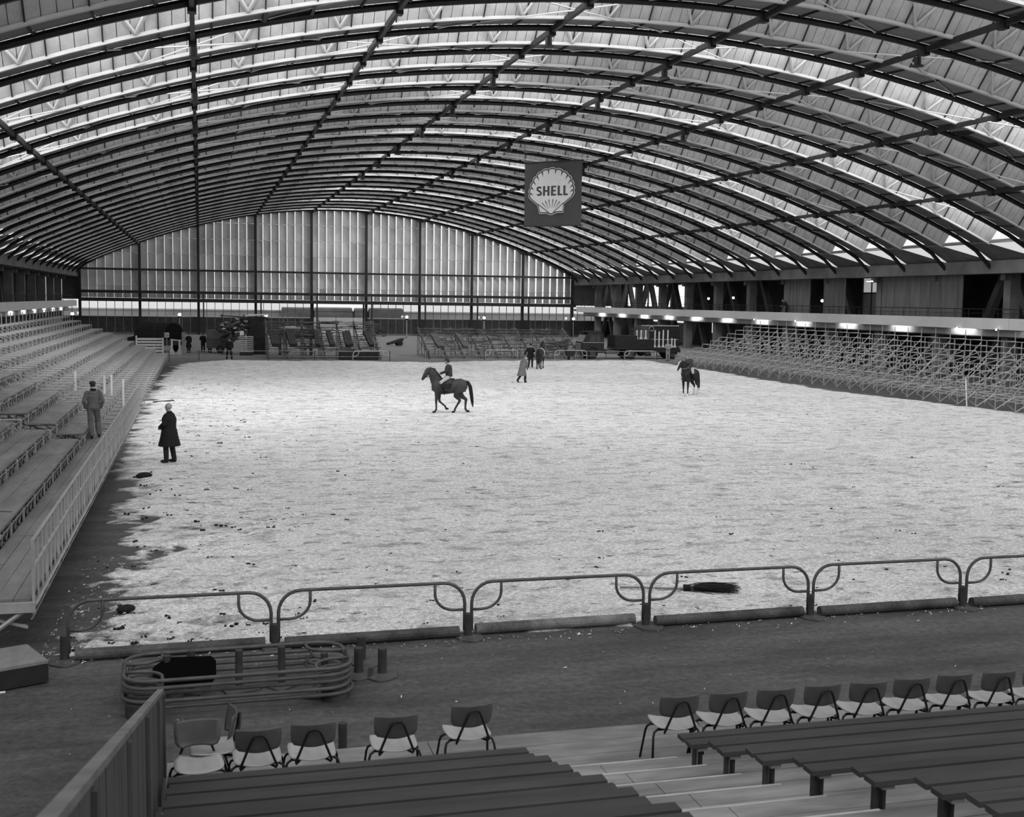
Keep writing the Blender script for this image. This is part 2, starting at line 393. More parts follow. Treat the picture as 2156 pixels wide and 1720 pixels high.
    for k in range(-8, KMAX+1):
        y = Y0+P*k
        if y+RW > D: continue
        for x in [PX[0]-7.45+7.45*j+o for j in range(0, 9) for o in (1.8625, 5.5875)]:
            if not XE0+.9 < x < XE1-.9: continue
            z = zc(x)+ZO
            for sgn in (-1, 1):
                xt = x+sgn*1.0
                V.append((proj((x, y+RW, z))[2] if inview((x, y+RW, z)) else 1e9, [(x, y+RW-.14, z+ZE-ZO+.0), (xt, y+RW/2+.10, zc(xt)+ZO+RH-.24)]))
        for x in sx_[1:-1]:
            z = zc(x)+ZO
            bat.beam((x, y+RW+.1, z+ZE-ZO-.03), (x, min(y+P, D), z-.05), .06, .09)
            bat.beam((x, y+RW-.1, z+ZE-ZO), (x, y+RW/2+.06, z+RH-.08), .05, .05)
    V.sort(key=lambda e: e[0])
    for j, (dd, pp) in enumerate(V):
        if j < 298: MB().beam(pp[0], pp[1], .10, .10).build('strut', EDGE, root)
        else: vrest.beam(pp[0], pp[1], .10, .10)
    vrest.build('strut_field', EDGE, root, kind='stuff')
    bat.build('batten_field', DARK, root, kind='stuff')
    # crossed tie rods
    for j, x in enumerate(PX):
        for k in range(-7+(j % 2), KMAX-2, 2):
            yl, yh = Y0+P*k+RW, Y0+P*(k+2)
            for sgn in (-1, 1):
                a, b = x-sgn*5.2, x+sgn*5.2
                if a < XE0 or b < XE0 or a > XE1 or b > XE1: continue
                pts = [(x-sgn*5.2, yl, zc(x-sgn*5.2)+.25), (x, (yl+yh)/2, zc(x)-.05), (x+sgn*5.2, yh, zc(x+sgn*5.2)+.1)]
                if inview(pts[1]): MB().tube(pts, .03, 4).build('tie_rod', ROD, root)
    # soffit hatches: a dark sheet paints the shaded opening in each frame
    for x, k in ((9.5, -7), (3.2, -6), (26.0, -3), (31.7, -1), (39.2, -4), (40.8, 1), (20.4, 1)):
        y = Y0+P*k; z = zc(x)+ZO; s = (zc(x+.5)-zc(x-.5)); mb = MB()
        for dx in (-.85, .85): mb.beam((x+dx, y+RW+.2, z-.1+dx*s), (x+dx, y+P-.2, z-.1+dx*s), .12, .16)
        for yy in (y+RW+.2, y+P-.2): mb.beam((x-.85, yy, z-.1-.85*s), (x+.85, yy, z-.1+.85*s), .12, .16)
        mb.add([(x-.8, y+RW+.2, z-.05-.8*s), (x+.8, y+RW+.2, z-.05+.8*s), (x+.8, y+P-.2, z-.05+.8*s), (x-.8, y+P-.2, z-.05-.8*s)], [(0, 1, 2, 3)])
        mb.build('hatch', DARK, root)
    # glazed gable ends: sill slopes and eaves plates
    eave = MB(); sill = MB()
    for sd in (-1, 1):
        xe = XC+sd*32.2; xw = XC+sd*34.3; z = zc(xe)+ZO
        for k in range(KMIN, KMAX+1):
            y = Y0+P*k; y2 = min(y+P, D)
            if y+RW < D:
                sill.add([(xe, y+.2, z-.12), (xw, y+.2, 8.23), (xe, y+RW, z-.12)], [(0, 1, 2)]); eave.add([(xe, y+RW, z-.12), (xw, y+.2, 8.23), (xw, y+RW, 8.23)], [(0, 1, 2)])
                eave.hexa([(xe, y+RW, z-.02), (xw, y+RW, 8.2), (xw, y2+.2, 8.2), (xe, y2+.2, z-.02), (xe, y+RW, z+.06), (xw, y+RW, z+.3), (xw, y2+.2, z+.3), (xe, y2+.2, z+.06)])
        eave.beam((xe, Y0-9*P, z-.06), (xe, D, z-.06), .12, .12)
    eave.build('eaves_plate', CONC, root, kind='stuff'); sill.build('eaves_glass', emit('daylit_eaves_glass', .6, .5), root, kind='stuff')
    # hanging lamps on the purlins
    lm = MB(); lm.tube([(0, 0, 0), (0, 0, -.35)], .05, 6); lm.tube([(0, 0, -.3), (0, 0, -.75)], .2, 10); lm.tube([(0, 0, -.75), (0, 0, -.82)], .34, 10)
    me = lm.mesh('pendant_lamp', DARK); L_ = []
    for x, ks in ((PX[1]-0, (-5, -3, -1, 1)), (PX[3], (-6, -4, -2, 0, 2, 4, 6, 8)), (PX[4], (-3, -1, 1, 3, 5, 7, 9)), (PX[5], (-5, 0, 4))):
        for k in ks:
            p = (x+.02, Y0+P*k+.5, zc(x)-.08)
            if inview(p): L_.append((x, k, p))
    for x, k, p in L_:
        same = sorted([q[1] for q in L_ if q[0] == x]); j = same.index(k); nm = {PX[1]: 'third', PX[3]: 'fifth', PX[4]: 'sixth', PX[5]: 'seventh'}[x]
        w = ['nearest', 'second nearest', 'third nearest', 'fourth nearest', 'fifth nearest', 'sixth nearest', 'seventh nearest', 'eighth nearest'][j]
        obj('pendant_lamp', me, None, p, label='dark can lamp, %s roof purlin from the left, %s to the viewer' % (nm, w), category='lamp', group='can lamps along the roof purlins').scale = (.75,)*3
roof()
# ------------------------------------------------------------------ end wall
def end_wall():
    root = empty('wall_back', (0, D, 0), kind='structure', label='tall end wall of upright grey panels with daylight slits')
    bx = [-15.06+7.45*i for i in range(10)]
    BLADES = [mat('grey_wall_panel_%s' % q, v, .85, .15, .6, n2=.08) for q, v in (('a', .44), ('b', .47), ('c', .41), ('d', .50))]  # plain grey panel tones, dealt out at random
    BASE = mat('dark_base_panel', .055, .8, .25, 1.2)
    def ztop(x): return zc(x)+.40
    seams = [4.75, 6.3, 8.5, 10.6, 12.7, 14.9, 17.6]
    for i in range(9):
        x0, x1 = bx[i], bx[i+1]; w = (x1-x0)/7
        for j in range(7):
            a = x0+w*j; 
            for s in range(6):
                z0, z1 = seams[s]+.015, seams[s+1]-.015
                ta, tb = min(z1, ztop(a)-.05), min(z1, ztop(a+w)-.05)
                if min(ta, tb) < z0+.15: continue
                yl, yr = -.52, .02; xr = a+w-.075; d = random.uniform(-.02, .02)
                MB().hexa([(a, yl+d, z0), (xr, yr+d, z0), (xr, yr+.05+d, z0), (a, yl+.05+d, z0), (a, yl+d, ta), (xr, yr+d, tb), (xr, yr+.05+d, tb), (a, yl+.05+d, ta)]).build('panel', random.choice(BLADES), root)
    for zz in (6.3, 10.6, 12.7, 14.9):
        x = [q for q in np.arange(bx[0], bx[-1], .5) if ztop(q) > zz+.1]
        if x: MB().tube([(x[0], -.62, zz), (x[-1], -.62, zz)], .025, 4).build('tie_wire', EDGE, root)
    for x in bx: MB().box(x-.17, x+.17, -.95, -.6, 0, ztop(x)).build('post', DARK, root)
    for z, h, y in ((8.48, .13, -.8), (5.55, .18, -1.5)): MB().box(bx[0], bx[-1], y-.1, y+.1, z-h, z+h).build('rail', DARK, root)
    MB().box(bx[0], bx[-1]+.2, -2.0, -.3, 4.28, 4.74).build('walkway', DARK, root)
    mb = MB()
    for i in range(70):
        x = bx[0]+.96*i
        if x < bx[-1]: mb.tube([(x, -1.9, 4.7), (x, -1.9, 5.5)], .02, 4)
    mb.build('guard_bars', DARK, root)
    for i in range(2, 9): MB().box(bx[i]+.55, bx[i]+.73, -1.95, -1.75, 0, 5.4).build('walkway_post', DARK, root)
    # arch trim along the roof
    n = 40; mb = MB()
    for i in range(n):
        a = XC-34.4+68.8*i/n; b = XC-34.4+68.8*(i+1)/n
        mb.hexa([(a, -.7, ztop(a)-.35), (b, -.7, ztop(b)-.35), (b, .2, ztop(b)-.35), (a, .2, ztop(a)-.35), (a, -.7, ztop(a)+.5), (b, -.7, ztop(b)+.5), (b, .2, ztop(b)+.5), (a, .2, ztop(a)+.5)])
    mb.build('trim', DARK, root)
    # side returns up to the galleries
    for a, b in ((-17.3, bx[0]), (bx[-1], 60)):
        MB().box(a, b, -.1, .1, 4.5, 9.2).build('side_panel', mat('grey_side_panel', .12, .85, .2, 1), root)
        MB().box(a, b, -.1, .1, 0, 2.2).build('side_base', BASE, root)
    MB().box(-23.2, -17.3, -.1, .1, 7.3, 9.2).build('side_panel', mat('grey_side_panel', .12), root); MB().box(-23.2, -17.3, -.1, .1, 3.6, 4.2).build('side_panel', mat('grey_side_panel', .12), root); MB().box(-23.2, -17.3, -.1, .1, 0, 2.2).build('side_base', BASE, root)
    gw = empty('window_89', (0, D, 0), kind='structure', label='tall bright end window of the left gallery')
    for i in range(5):
        for z0, z1 in ((4.22, 5.9), (5.95, 7.28)): MB().box(-23.1+1.16*i+.03, -23.1+1.16*(i+1)-.03, -.012, .012, z0, z1).build('pane', glass('clear_pane'), gw)
        MB().box(-23.1+1.16*i-.03, -23.1+1.16*i+.03, -.06, .06, 4.2, 7.3).build('mullion', DARK, gw)
    # base panels, ribbon window
    win = empty('window_90', (0, D, 0), kind='structure', label='ribbon of clear panes under the end wall walkway')
    GL = glass('clear_pane')
    for i in range(-1, 10):
        x0 = bx[0]+7.45*i
        for j in range(7):
            a = x0+7.45/7*j
            if i == 4: continue
            MB().box(a+.03, a+1.034, -.06, .06, .25 if i != 0 else .12, 2.28).build('base_panel', BASE, root)
            MB().box(a+.04, a+1.02, -.012, .012, 2.36, 4.3).build('pane', GL, win)
            MB().box(a-.035, a+.035, -.08, .08, .1, 4.4).build('mullion', mat('mullion_paint', .20, .6, .1, 3), win)
    for a, b in ((-22.5, bx[4]), (bx[5], 60)):
        MB().box(a, b, -.09, .09, 2.28, 2.36).build('sill', EDGE, win)
        MB().box(a, b, -.2, .1, 0, .25).build('plinth', CONC, root)
    for x in (bx[4]+.15, bx[5]-.35): MB().box(x, x+.2, -.15, .15, 0, 4.4).build('door_jamb', DARK, root)
    MB().box(bx[4]+.3, bx[5]-.3, -.05, .05, 3.2, 3.26).build('door_lintel', DARK, root)
    # outdoors
    b = MB(); b.box(-70, 120, 199, 206, 0, 2.75); b.box(-70, 120, 198.8, 206.2, 2.75, 2.95); b.build('outdoor_building', mat('pale_rendered_wall', .5, .9, .12, .25), kind='structure', label='long low pale building outside the end wall')
    for i, (a, c, h) in enumerate(((13, 18.0, 3.3), (18.3, 24.5, 3.35), (24.9, 27.0, 3.3), (27.3, 33, 3.35))):
        mb = MB(); mb.box(a, c, 197, 198.6, 1.75, h); mb.add([(a, 197, h), (c, 197, h), (c, 198.6, h+.2), (a, 198.6, h+.2)], [(0, 1, 2, 3)])
        mb.build('outdoor_shed', mat('grey_shed_wall', .17, .9, .2, .5), kind='structure', label='grey flat-topped shed seen through the open end doorway')
    MB().box(-70, 120, 196, 196.5, 0, 1.9).build('outdoor_fence_wall', mat('light_outdoor_wall', .5, .9, .1, .3), kind='structure', label='light garden wall outside the end doorway')
end_wall()
# ------------------------------------------------------------------ side galleries
def gallery(sd):
    """sd=+1 right, -1 left"""
    side = 'right' if sd > 0 else 'left'
    xf = XR if sd > 0 else XL
    def X(o): return xf+sd*o
    def bx(mb, o0, o1, y0, y1, z0, z1):
        a, b = sorted((X(o0), X(o1))); return mb.box(a, b, y0, y1, z0, z1)
    ya = 20.0 if sd > 0 else 40.0
    root = empty('wall_'+side, (0, 0, 0), kind='structure', label='concrete gallery with pale balcony front along the %s side' % side)
    # balcony
    for j, y in enumerate(np.arange(ya, D-2.1, 24.0)):
        y2 = min(y+23.97, D-2.0)
        bx(MB(), -.05, .12, y, y2, 3.62, 4.38).build('fascia', FASCIA, root)
    bx(MB(), .12, 7.6, ya, D-.2, 3.75, 4.0).build('balcony_floor', CONC, root)
    bx(MB(), .1, 1.9, ya, D-2.2, 3.70, 3.76).build('soffit', CONC, root)
    bx(MB(), .95, 1.1, ya, D-2.2, 3.12, 3.70).build('downstand', mat('downstand_paint', .42, .8, .1, 1), root); bx(MB(), .9, 1.12, ya, D-2.2, 3.05, 3.12).build('conduit', DARK, root)
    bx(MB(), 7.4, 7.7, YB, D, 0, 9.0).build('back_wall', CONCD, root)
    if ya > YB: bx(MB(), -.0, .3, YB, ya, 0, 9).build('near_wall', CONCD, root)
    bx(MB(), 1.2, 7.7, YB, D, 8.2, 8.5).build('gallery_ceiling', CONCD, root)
    bx(MB(), -.1, 1.4, YB, D-.3, 7.42, 8.3).build('ring_beam', CONC, root)
    mb = MB(); mb.tube([(X(.3), ya, 5.0), (X(.3), D-2.2, 5.0)], .03, 5); mb.tube([(X(.3), ya, 4.7), (X(.3), D-2.2, 4.7)], .015, 4)
    for y in np.arange(ya, D-2, 1.6): mb.tube([(X(.3), y, 4.36), (X(.3), y, 5.0)], .022, 4)
    mb.build('handrail', DARK, root)
    cy = [101.9+7.95*k for k in range(-10, 8) if 101.9+7.95*k > ya]
    for y in cy:
        mb = MB(); bx(mb, 1.3, 2.1, y-.36, y+.36, 4.0, 7.5); bx(mb, .9, 1.3, y-.25, y+.25, 7.0, 7.5); mb.build('column', CONC, root)
        mb = MB(); bx(mb, 1.3, 2.1, y-.36, y+.36, 0, 3.8); mb.build('column', CONC, root)
    for y in cy:
        if sd > 0 and y < 98: yy = (y+3.97,)
        else: yy = (y+3.97,)
        for c in yy:
            for s2 in (-1, 1):
                MB().beam((X(4.6), c+s2*2.6, 4.0), (X(4.6), c+s2*.35, 7.9), .55, .55).build('brace', CONC, root)
                if sd > 0: MB().beam((X(4.6), c+s2*2.4, 0), (X(4.6), c+s2*.4, 3.7), .5, .5).build('brace', CONC, root)
    # lamps under the balcony
    tubem = emit('lit_tube_lamp', 60.0); n = 0
    lys = [y0+3.9 for y0 in cy if (48 if sd > 0 else 84) < y0+3.9 < D-6]
    for j, y in enumerate(lys[::-1]):
        nth = ['nearest', 'second', 'third', 'fourth', 'fifth', 'sixth', 'seventh', 'eighth', 'ninth', 'tenth', 'eleventh', 'twelfth', 'thirteenth', 'fourteenth', 'fifteenth'][j]
        t = empty('strip_lamp', (X(.45), y, 3.66), label='lit strip lamp behind the %s balcony front, %s to the end wall' % (side, nth) if j == 0 else 'lit strip lamp behind the %s balcony front, %s from the end wall' % (side, nth), category='lamp', group='strip lamps under the %s balcony' % side)
        MB().box(-.1, .1, -1.3, 1.3, -.0, .035).build('housing', WHITEP, t)
        MB().tube([(0, -1.25, -.025), (0, 1.25, -.025)], .03, 6).build('tube', tubem, t)
    return root, X, bx
rootR, XRf, bxR = gallery(1)
rootL, XLf, bxL = gallery(-1)
def gallery_details():
    BOARD = mat('grey_hoarding_board', .17, .85, .25, .9, (1, 2.5, .3), n2=.1)
    # hoardings in the right gallery
    for a, b in ((96.9, 101.9), (90.9, 94.5), (74.7, 85.2)):
        n = max(2, int((b-a)/1.25)); w = (b-a)/n
        for i in range(n):
            d = random.uniform(-.02, .02)
            MB().box(53.42+d, 53.48+d, a+w*i+.012, a+w*(i+1)-.012, 4.02, 7.42).build('hoarding_board', BOARD, rootR)
    # lit storeroom with tube lamp between the hoardings
    MB().box(55.5, 55.6, 85.6, 91.4, 6.2, 7.45).build('storeroom_glazing', emit('lit_storeroom_glass', .28, .5), rootR)
    MB().box(55.4, 55.5, 85.6, 91.4, 4.0, 6.2).build('storeroom_wall', mat('storeroom_wall', .12, .8, .1, 2), rootR)
    mb = MB()
    for y in (85.7, 87.1, 88.5, 89.9, 91.3): mb.box(55.3, 55.39, y-.04, y+.04, 4.0, 7.45)
    mb.box(55.3, 55.39, 85.6, 91.4, 6.15, 6.25); mb.build('storeroom_mullions', DARK, rootR)
    t = empty('tube_lamp', (54.3, 88.1, 7.15), label='single bright tube lamp in the lit storeroom of the right gallery', category='lamp')
    MB().box(-.06, .06, -.9, .9, .03, .10).build('housing', WHITEP, t); MB().tube([(0, -.85, 0), (0, .85, 0)], .055, 6).build('tube', emit('bright_tube', 14), t)
    # two bulkhead bulbs and other tiny gallery bulbs
    bm = emit('bright_bulb', 7); k = MB(); k.ell((0, 0, 0), (.13, .13, .13), 10, 6); bme = k.mesh('bulb', bm, True)
    k = MB(); k.tube([(0, 0, .1), (0, 0, .35)], .05, 6); cme = k.mesh('lamp_holder', DARK)
    for p, lab in (((54.2, 96.1, 5.5), 'bare bright bulb, left of a pair beside the gallery hoarding'), ((54.2, 95.5, 5.5), 'bare bright bulb, right of a pair beside the gallery hoarding'),
                   ((55.2, 123.0, 5.65), 'bare bulb glowing in the third dark gallery opening'), ((55.2, 116.6, 5.75), 'bare bulb glowing beside a gallery column left of the hoardings'),
                   ((55.0, 120.5, 2.0), 'bare bulb glowing under the balcony behind the flatbed truck')):
        t = empty('bulb_lamp', p, label=lab, category='lamp'); obj('bulb', bme, t); obj('lamp_holder', cme, t)
    k = MB(); k.ell((0, 0, 0), (.065, .065, .065), 8, 5); sme = k.mesh('spot_bulb', bm, True)
    for y, lb in ((127.5, 'farthest of five, above the flatbed truck'), (105.2, 'second farthest of five'), (97.0, 'middle of five, below the leaning man'), (73.3, 'second nearest of five'), (69.0, 'nearest of five')):
        t = empty('spot_lamp', (XR-.22, y, 3.62), label='tiny bright spot bulb on the right balcony front, '+lb, category='lamp', group='spot bulbs on the right balcony front'); obj('bulb', sme, t)
        MB().tube([(.02, 0, 0), (.2, 0, .05)], .03, 5).build('bracket', DARK, t)
    # doors and glazing in the right rear corner
    for i, (a, b) in enumerate(((148, 153.5), (139.2, 145.5))):
        d = empty('door_%d' % (i+1), (XR+7.3, (a+b)/2, 0), kind='structure', label='tall pale double door under the right balcony near the end wall')
        w = (b-a)/2
        for s in (-1, 1): MB().box(-.08, 0, s*w/2-w/2+.04, s*w/2+w/2-.04, .05, 2.5).build('leaf', mat('pale_door', .42, .7, .1, 2), d)
        MB().box(-.06, -.02, -w, w, 2.6, 3.4).build('transom', emit('daylit_transom', .9), d)
    MB().box(XR+7.28, XR+7.38, 128.5, 131.5, 1.6, 3.1).build('window_91', emit('daylit_pane', 1.1), kind='structure', label='small bright window under the right balcony')
    # bright upper side windows at the far end, both galleries
    wn = 92
    for y0, y1 in ((153.2, 160.6), (145.0, 152.4), (139.5, 142.2)):
        w = empty('window_%d' % wn, (XR+7.3, 0, 0), kind='structure', label='bright tall side window in the far right gallery'); wn += 1
        n = 4 if y1-y0 > 4 else 2
        for i in range(n):
            for z0, z1 in ((4.6, 5.9), (5.95, 7.4)): MB().box(-.03, .03, y0+(y1-y0)*i/n+.04, y0+(y1-y0)*(i+1)/n-.04, z0, z1).build('pane', emit('daylight_pane', 1.6), w)
    for y0, y1 in ():
        w = empty('window_%d' % wn, (XL-7.3, 0, 0), kind='structure', label='tall bright side window in the left gallery'); wn += 1
        for i in range(2):
            for z0, z1 in ((4.3, 6.2), (6.25, 7.3)): MB().box(-.03, .03, y0+(y1-y0)*i/2+.04, y0+(y1-y0)*(i+1)/2-.04, z0, z1).build('pane', emit('daylight_pane', 1.6), w)
    # globe lamps on posts in front of the end wall
    k = MB(); k.ell((0, 0, 2.62), (.2, .2, .2), 12, 8); gme = k.mesh('globe', emit('lit_globe', 7.0), True)
    k = MB(); k.tube([(0, 0, 0), (0, 0, 2.3)], .06, 6); pme = k.mesh('post', EDGE); k = MB(); k.tube([(0, 0, 2.25), (0, 0, 2.45)], .2, 8); nme = k.mesh('cap', DARK)
    labs = ['globe lamp post in the far left corner under the left balcony', 'globe lamp post behind the canvas-covered truck', 'globe lamp post right of the tall timber stack',
            'globe lamp post right of the open end doorway', 'globe lamp post between the doorway and the right corner, nearer the corner', 'globe lamp post in the far right corner under the balcony']
    for x, lab in zip((-15.7, -2.6, 8.6, 27.7, 38.7, 51.9), labs):
        t = empty('globe_lamp', (x, 162.2 if x > -10 else 160, 0), label='lit white '+lab, category='lamp', group='globe lamps along the end wall')
        obj('globe', gme, t); obj('post', pme, t); obj('cap', nme, t)
gallery_details()
# wall behind the photographer
MB().box(-26, 63, YB-.5, YB, 0, 18.5).build('wall_front', CONCD, kind='structure', label='dark wall at the near end of the hall')
# ------------------------------------------------------------------ scaffold grandstands
def loop_pts(p, q, r, n=5):
    """helper: quarter arc from p to q around the corner r"""
    p, q, r = Vector(p), Vector(q), Vector(r); c = p+q-r
    return [c+(p-c)*math.cos(t)+(q-c)*math.sin(t) for t in [math.pi/2*i/n for i in range(n+1)]]
def stand_frame(sd, tiers=9, t0=.8, rise=.30, depth=.75, first=.92, legs0=0, tr=.026):
    """one cross frame, front at x=0 going sd*x; returns the mesh and the tier positions"""
    T = [(0, t0)]
    for k in range(1, tiers): T.append((first+depth*(k-1), t0+rise*k))
    mb = MB(); r = tr
    xe = T[-1][0]+depth
    for k, (o, z) in enumerate(T):
        o2 = T[k+1][0] if k+1 < tiers else xe
        mb.tube([(sd*o, 0, z-.02), (sd*(o2+.05), 0, z-.02)], r, 5)
        if k: mb.tube([(sd*o, 0, T[k-1][1]-.02), (sd*o, 0, z-.02)], r, 5)
    for k in range(legs0, tiers, 2): mb.tube([(sd*T[k][0], 0, 0), (sd*T[k][0], 0, T[k][1])], r*1.1, 5)
    mb.tube([(sd*xe, 0, 0), (sd*xe, 0, T[-1][1]+.55)], r, 5)
    mb.tube([(sd*.05, 0, t0-.38), (sd*xe, 0, T[-1][1]-.75)], r, 5)
    mb.tube([(sd*T[2][0], 0, .1), (sd*T[5][0], 0, T[5][1]-.1)], r, 5)
    mb.tube([(sd*T[5][0], 0, .1), (sd*xe, 0, T[-1][1]-.2)], r, 5)
    mb.tube([(sd*T[4][0], 0, .15), (sd*xe, 0, .15)], r, 5)
    if not legs0: mb.cbox((0, 0, .02), (.14, .14, .04))
    return mb, T, xe
def right_stand():
    xf = 38.45; root = empty('scaffold_grandstand', (xf, 0, 0), label='bare tubular scaffold grandstand along the right side of the arena', category='grandstand')
    mb, T, xe = stand_frame(1); me = mb.mesh('frame', TUBE); step = 1.53
    ys = [40.0+step*i+.02 for i in range(35)]
    for y in ys: obj('frame', me, root, (0, y, 0))
    y0, y1 = ys[0], ys[-1]
    for k, (o, z) in enumerate(T):
        for dz in ((0, -.14, -.28) if k in (0, 1) else (0,)):
            MB().tube([(o, y0, z-.02+dz), (o, y1, z-.02+dz)], .024, 5).build('rail', TUBE, root)
    b = MB(); b.tube([(-.03, step*.95, .05), (-.03, .05, .78)], .026, 5); bm = b.mesh('brace', mat('bright_tube_steel', .6, .4, .1, 5))
    c = MB(); c.tube([(.06, step*.98, .70), (.06, .05, .05)], .022, 5); cm = c.mesh('brace', TUBED)
    em = [MB().tube(q, .024, 5).mesh('inner_brace', TUBE) for q in ([(T[4][0], .05, .2), (T[4][0], step*2, 1.9)], [(T[7][0], .05, .3), (T[7][0], step*2, 2.6)])]
    em2 = [MB().tube(q, .024, 5).mesh('inner_brace', TUBE) for q in ([(T[3][0], .05, 1.6), (T[3][0], step*2, .2)], [(T[6][0], step*2, .6), (T[6][0], 0, 2.3)])]
    for i, y in enumerate(ys[:-1]):
        obj('brace', bm, root, (0, y, 0)); obj('brace', cm, root, (0, y, 0))
        if i < len(ys)-2: [obj('inner_brace', q, root, (0, y, 0)) for q in (em if i % 2 else em2)]
    # sloping loose pole leaning on the front
    t = MB(); t.tube([(38.1, 52.5, .04), (38.75, 53.6, 1.35)], .035, 6); t.build('loose_pole', mat('bright_tube_steel', .6, .4, .1, 5), label='pale loose pole leaning on the front of the right scaffold stand', category='pole')
right_stand()
def left_stand():
    xf = -2.33; root = empty('scaffold_grandstand', (xf, 0, 0), label='half-decked scaffold grandstand along the left side of the arena', category='grandstand')
    mb, T, xe = stand_frame(-1, 10, legs0=2, tr=.024); me = mb.mesh('frame', TUBE); step = 1.53
    ys = [17.45+step*i for i in range(50)]
    for y in ys: obj('frame', me, root, (0, y, 0))
    # extra rungs between the frames where no deck lies
    rg = MB()
    for k, (o, z) in enumerate(T):
        o2 = T[k+1][0] if k+1 < len(T) else xe
        rg.tube([(-o-.05, 0, z-.03), (-o2, 0, z-.03)], .022, 5)
    rme = rg.mesh('rung', TUBE)
    for y in ys[14:-1]:
        obj('rung', rme, root, (0, y+step/2, 0))
    ya, yb = ys[0], ys[-1]
    for k, (o, z) in enumerate(T):
        for dx, dz in ((.0, -.02), (.1, -.30)) if k else ((0, -.02), (0, -.22)):
            MB().tube([(-o-dx*0, ya if k else ya, z+dz-.04), (-o-dx*0, yb, z+dz-.04)], .017, 5).build('rail', TUBED, root)
    b = MB(); b.tube([(-1.6, .05, .05), (-1.6, step*.95, .95)], .024, 5); bm = b.mesh('brace', TUBED)
    for y in ys[:-1:2]: obj('brace', bm, root, (.02, y, 0))
    # lattice joists under the decked tiers
    zz = MB(); n = 3
    for j in range(n):
        a = step*j/n; zz.tube([(0, a, -.05), (0, a+step/n/2, -.27), (0, a+step/n, -.05)], .016, 4)
    zm = zz.mesh('lattice', TUBED)
    # deck boards
    decks = {0: [(17.4, 38.2)], 1: [(20.9, 34.2), (35.6, 41.0)], 2: [(19.6, 33.9), (35.6, 42.4)], 3: [(19.5, 33.2), (35.7, 43.2)], 4: [(19.5, 32.8), (36.2, 44.0)], 5: [(19.5, 32.5), (36.5, 44.5)], 6: [(19.5, 33), (37, 44)]}
    for k, segs in decks.items():
        o, z = T[k]; o2 = T[k+1][0]; w = o2-o+(.0 if k == 0 else .02)
        for a, b in segs:
            n = max(1, round((b-a)/(3.06 if k else 2.3))); L = (b-a)/n
            for i in range(n):
                m = 4 if k == 0 else 2
                for j in range(m):
                    x0, x1 = -o-w*j/m-.004, -o-w*(j+1)/m+.004; d = random.uniform(-.004, .006)
                    MB().box(min(x0, x1), max(x0, x1), a+L*i+.006, a+L*(i+1)-.006, z+.0+d, z+.045+d).build('deck_board', WOOD, root)
            if k:
                y = a
                while y < b-.5: obj('lattice', zm, root, (-o-.03, y, z)); y += step
    # guard rail at the front
    rail = MB(); top = 1.66
    for z in (top, 1.28): rail.tube([(.03, ya, z), (.03, 47.5, z)], .022, 5)
    rail.tube([(.05, ya, .74), (.05, 47.5, .74)], .03, 5); rail.build('guard_rail', TUBE, root)
    b1 = MB(); b1.box(.01, .05, -.02, .02, .6, top+.02); b1m = b1.mesh('guard_post', TUBE)
    b2 = MB(); b2.tube([(.03, 0, .74), (.03, 0, top)], .013, 5); b2m = b2.mesh('baluster', TUBE)
    y = ya+.02
    while y < 47.4:
        obj('guard_post', b1m, root, (0, y, 0))
        for q in (.5, 1.0): obj('baluster', b2m, root, (0, y+.51*q*2, 0))
        y += step
    # raking strut and end frame at the near end
    MB().tube([(0, 17.4, .74), (-1.0, 17.35, .02)], .035, 6).build('raker', TUBE, root)
    MB().box(-.95, .06, 17.33, 17.41, .66, .80).build('end_beam', TUBE, root)
    MB().box(-3.4, -.9, 20.82, 20.90, 1.02, 1.10).build('end_beam', TUBE, root)
    MB().tube([(-.98, 20.86, .85), (-1.7, 20.86, 1.05)], .03, 5).build('end_beam', TUBE, root)
    # a few white uprights standing in the bare part
    wm = WHITEP
    for x, y, z, h in ((-4.6, 47.5, 1.7, .5), (-3.7, 49.5, 1.4, .5), (-3.4, 49.0, 1.4, .55), (-2.9, 48.0, 1.05, .8)):
        MB().box(x-.035, x+.035, y-.03, y+.03, z-.25, z+h).build('white_upright', wm, label={-4.6: 'white upright post in the bare left stand, leftmost of four', -3.7: 'white upright post in the bare left stand, second from left', -3.4: 'white upright post in the bare left stand, third from left', -2.9: 'white upright post in the bare left stand, rightmost of four'}[x], category='post')
left_stand()
# tools lying on the left decks
def tools():
    t = empty('hammer', (-3.75, 22.9, 1.152), 1.2, label='claw hammer lying on the left stand deck board', category='hammer')
    MB().tube([(0, -.45, .015), (0, .35, .02)], .018, 6).build('handle', WOOD, t); MB().box(-.11, .11, .33, .39, 0, .05).build('head', DARK, t)
    MB().box(-4.5, -4.25, 24.9, 24.95, 1.16, 1.18).build('pry_bar', DARK, label='short dark bar lying on an upper left deck board', category='bar')
tools()
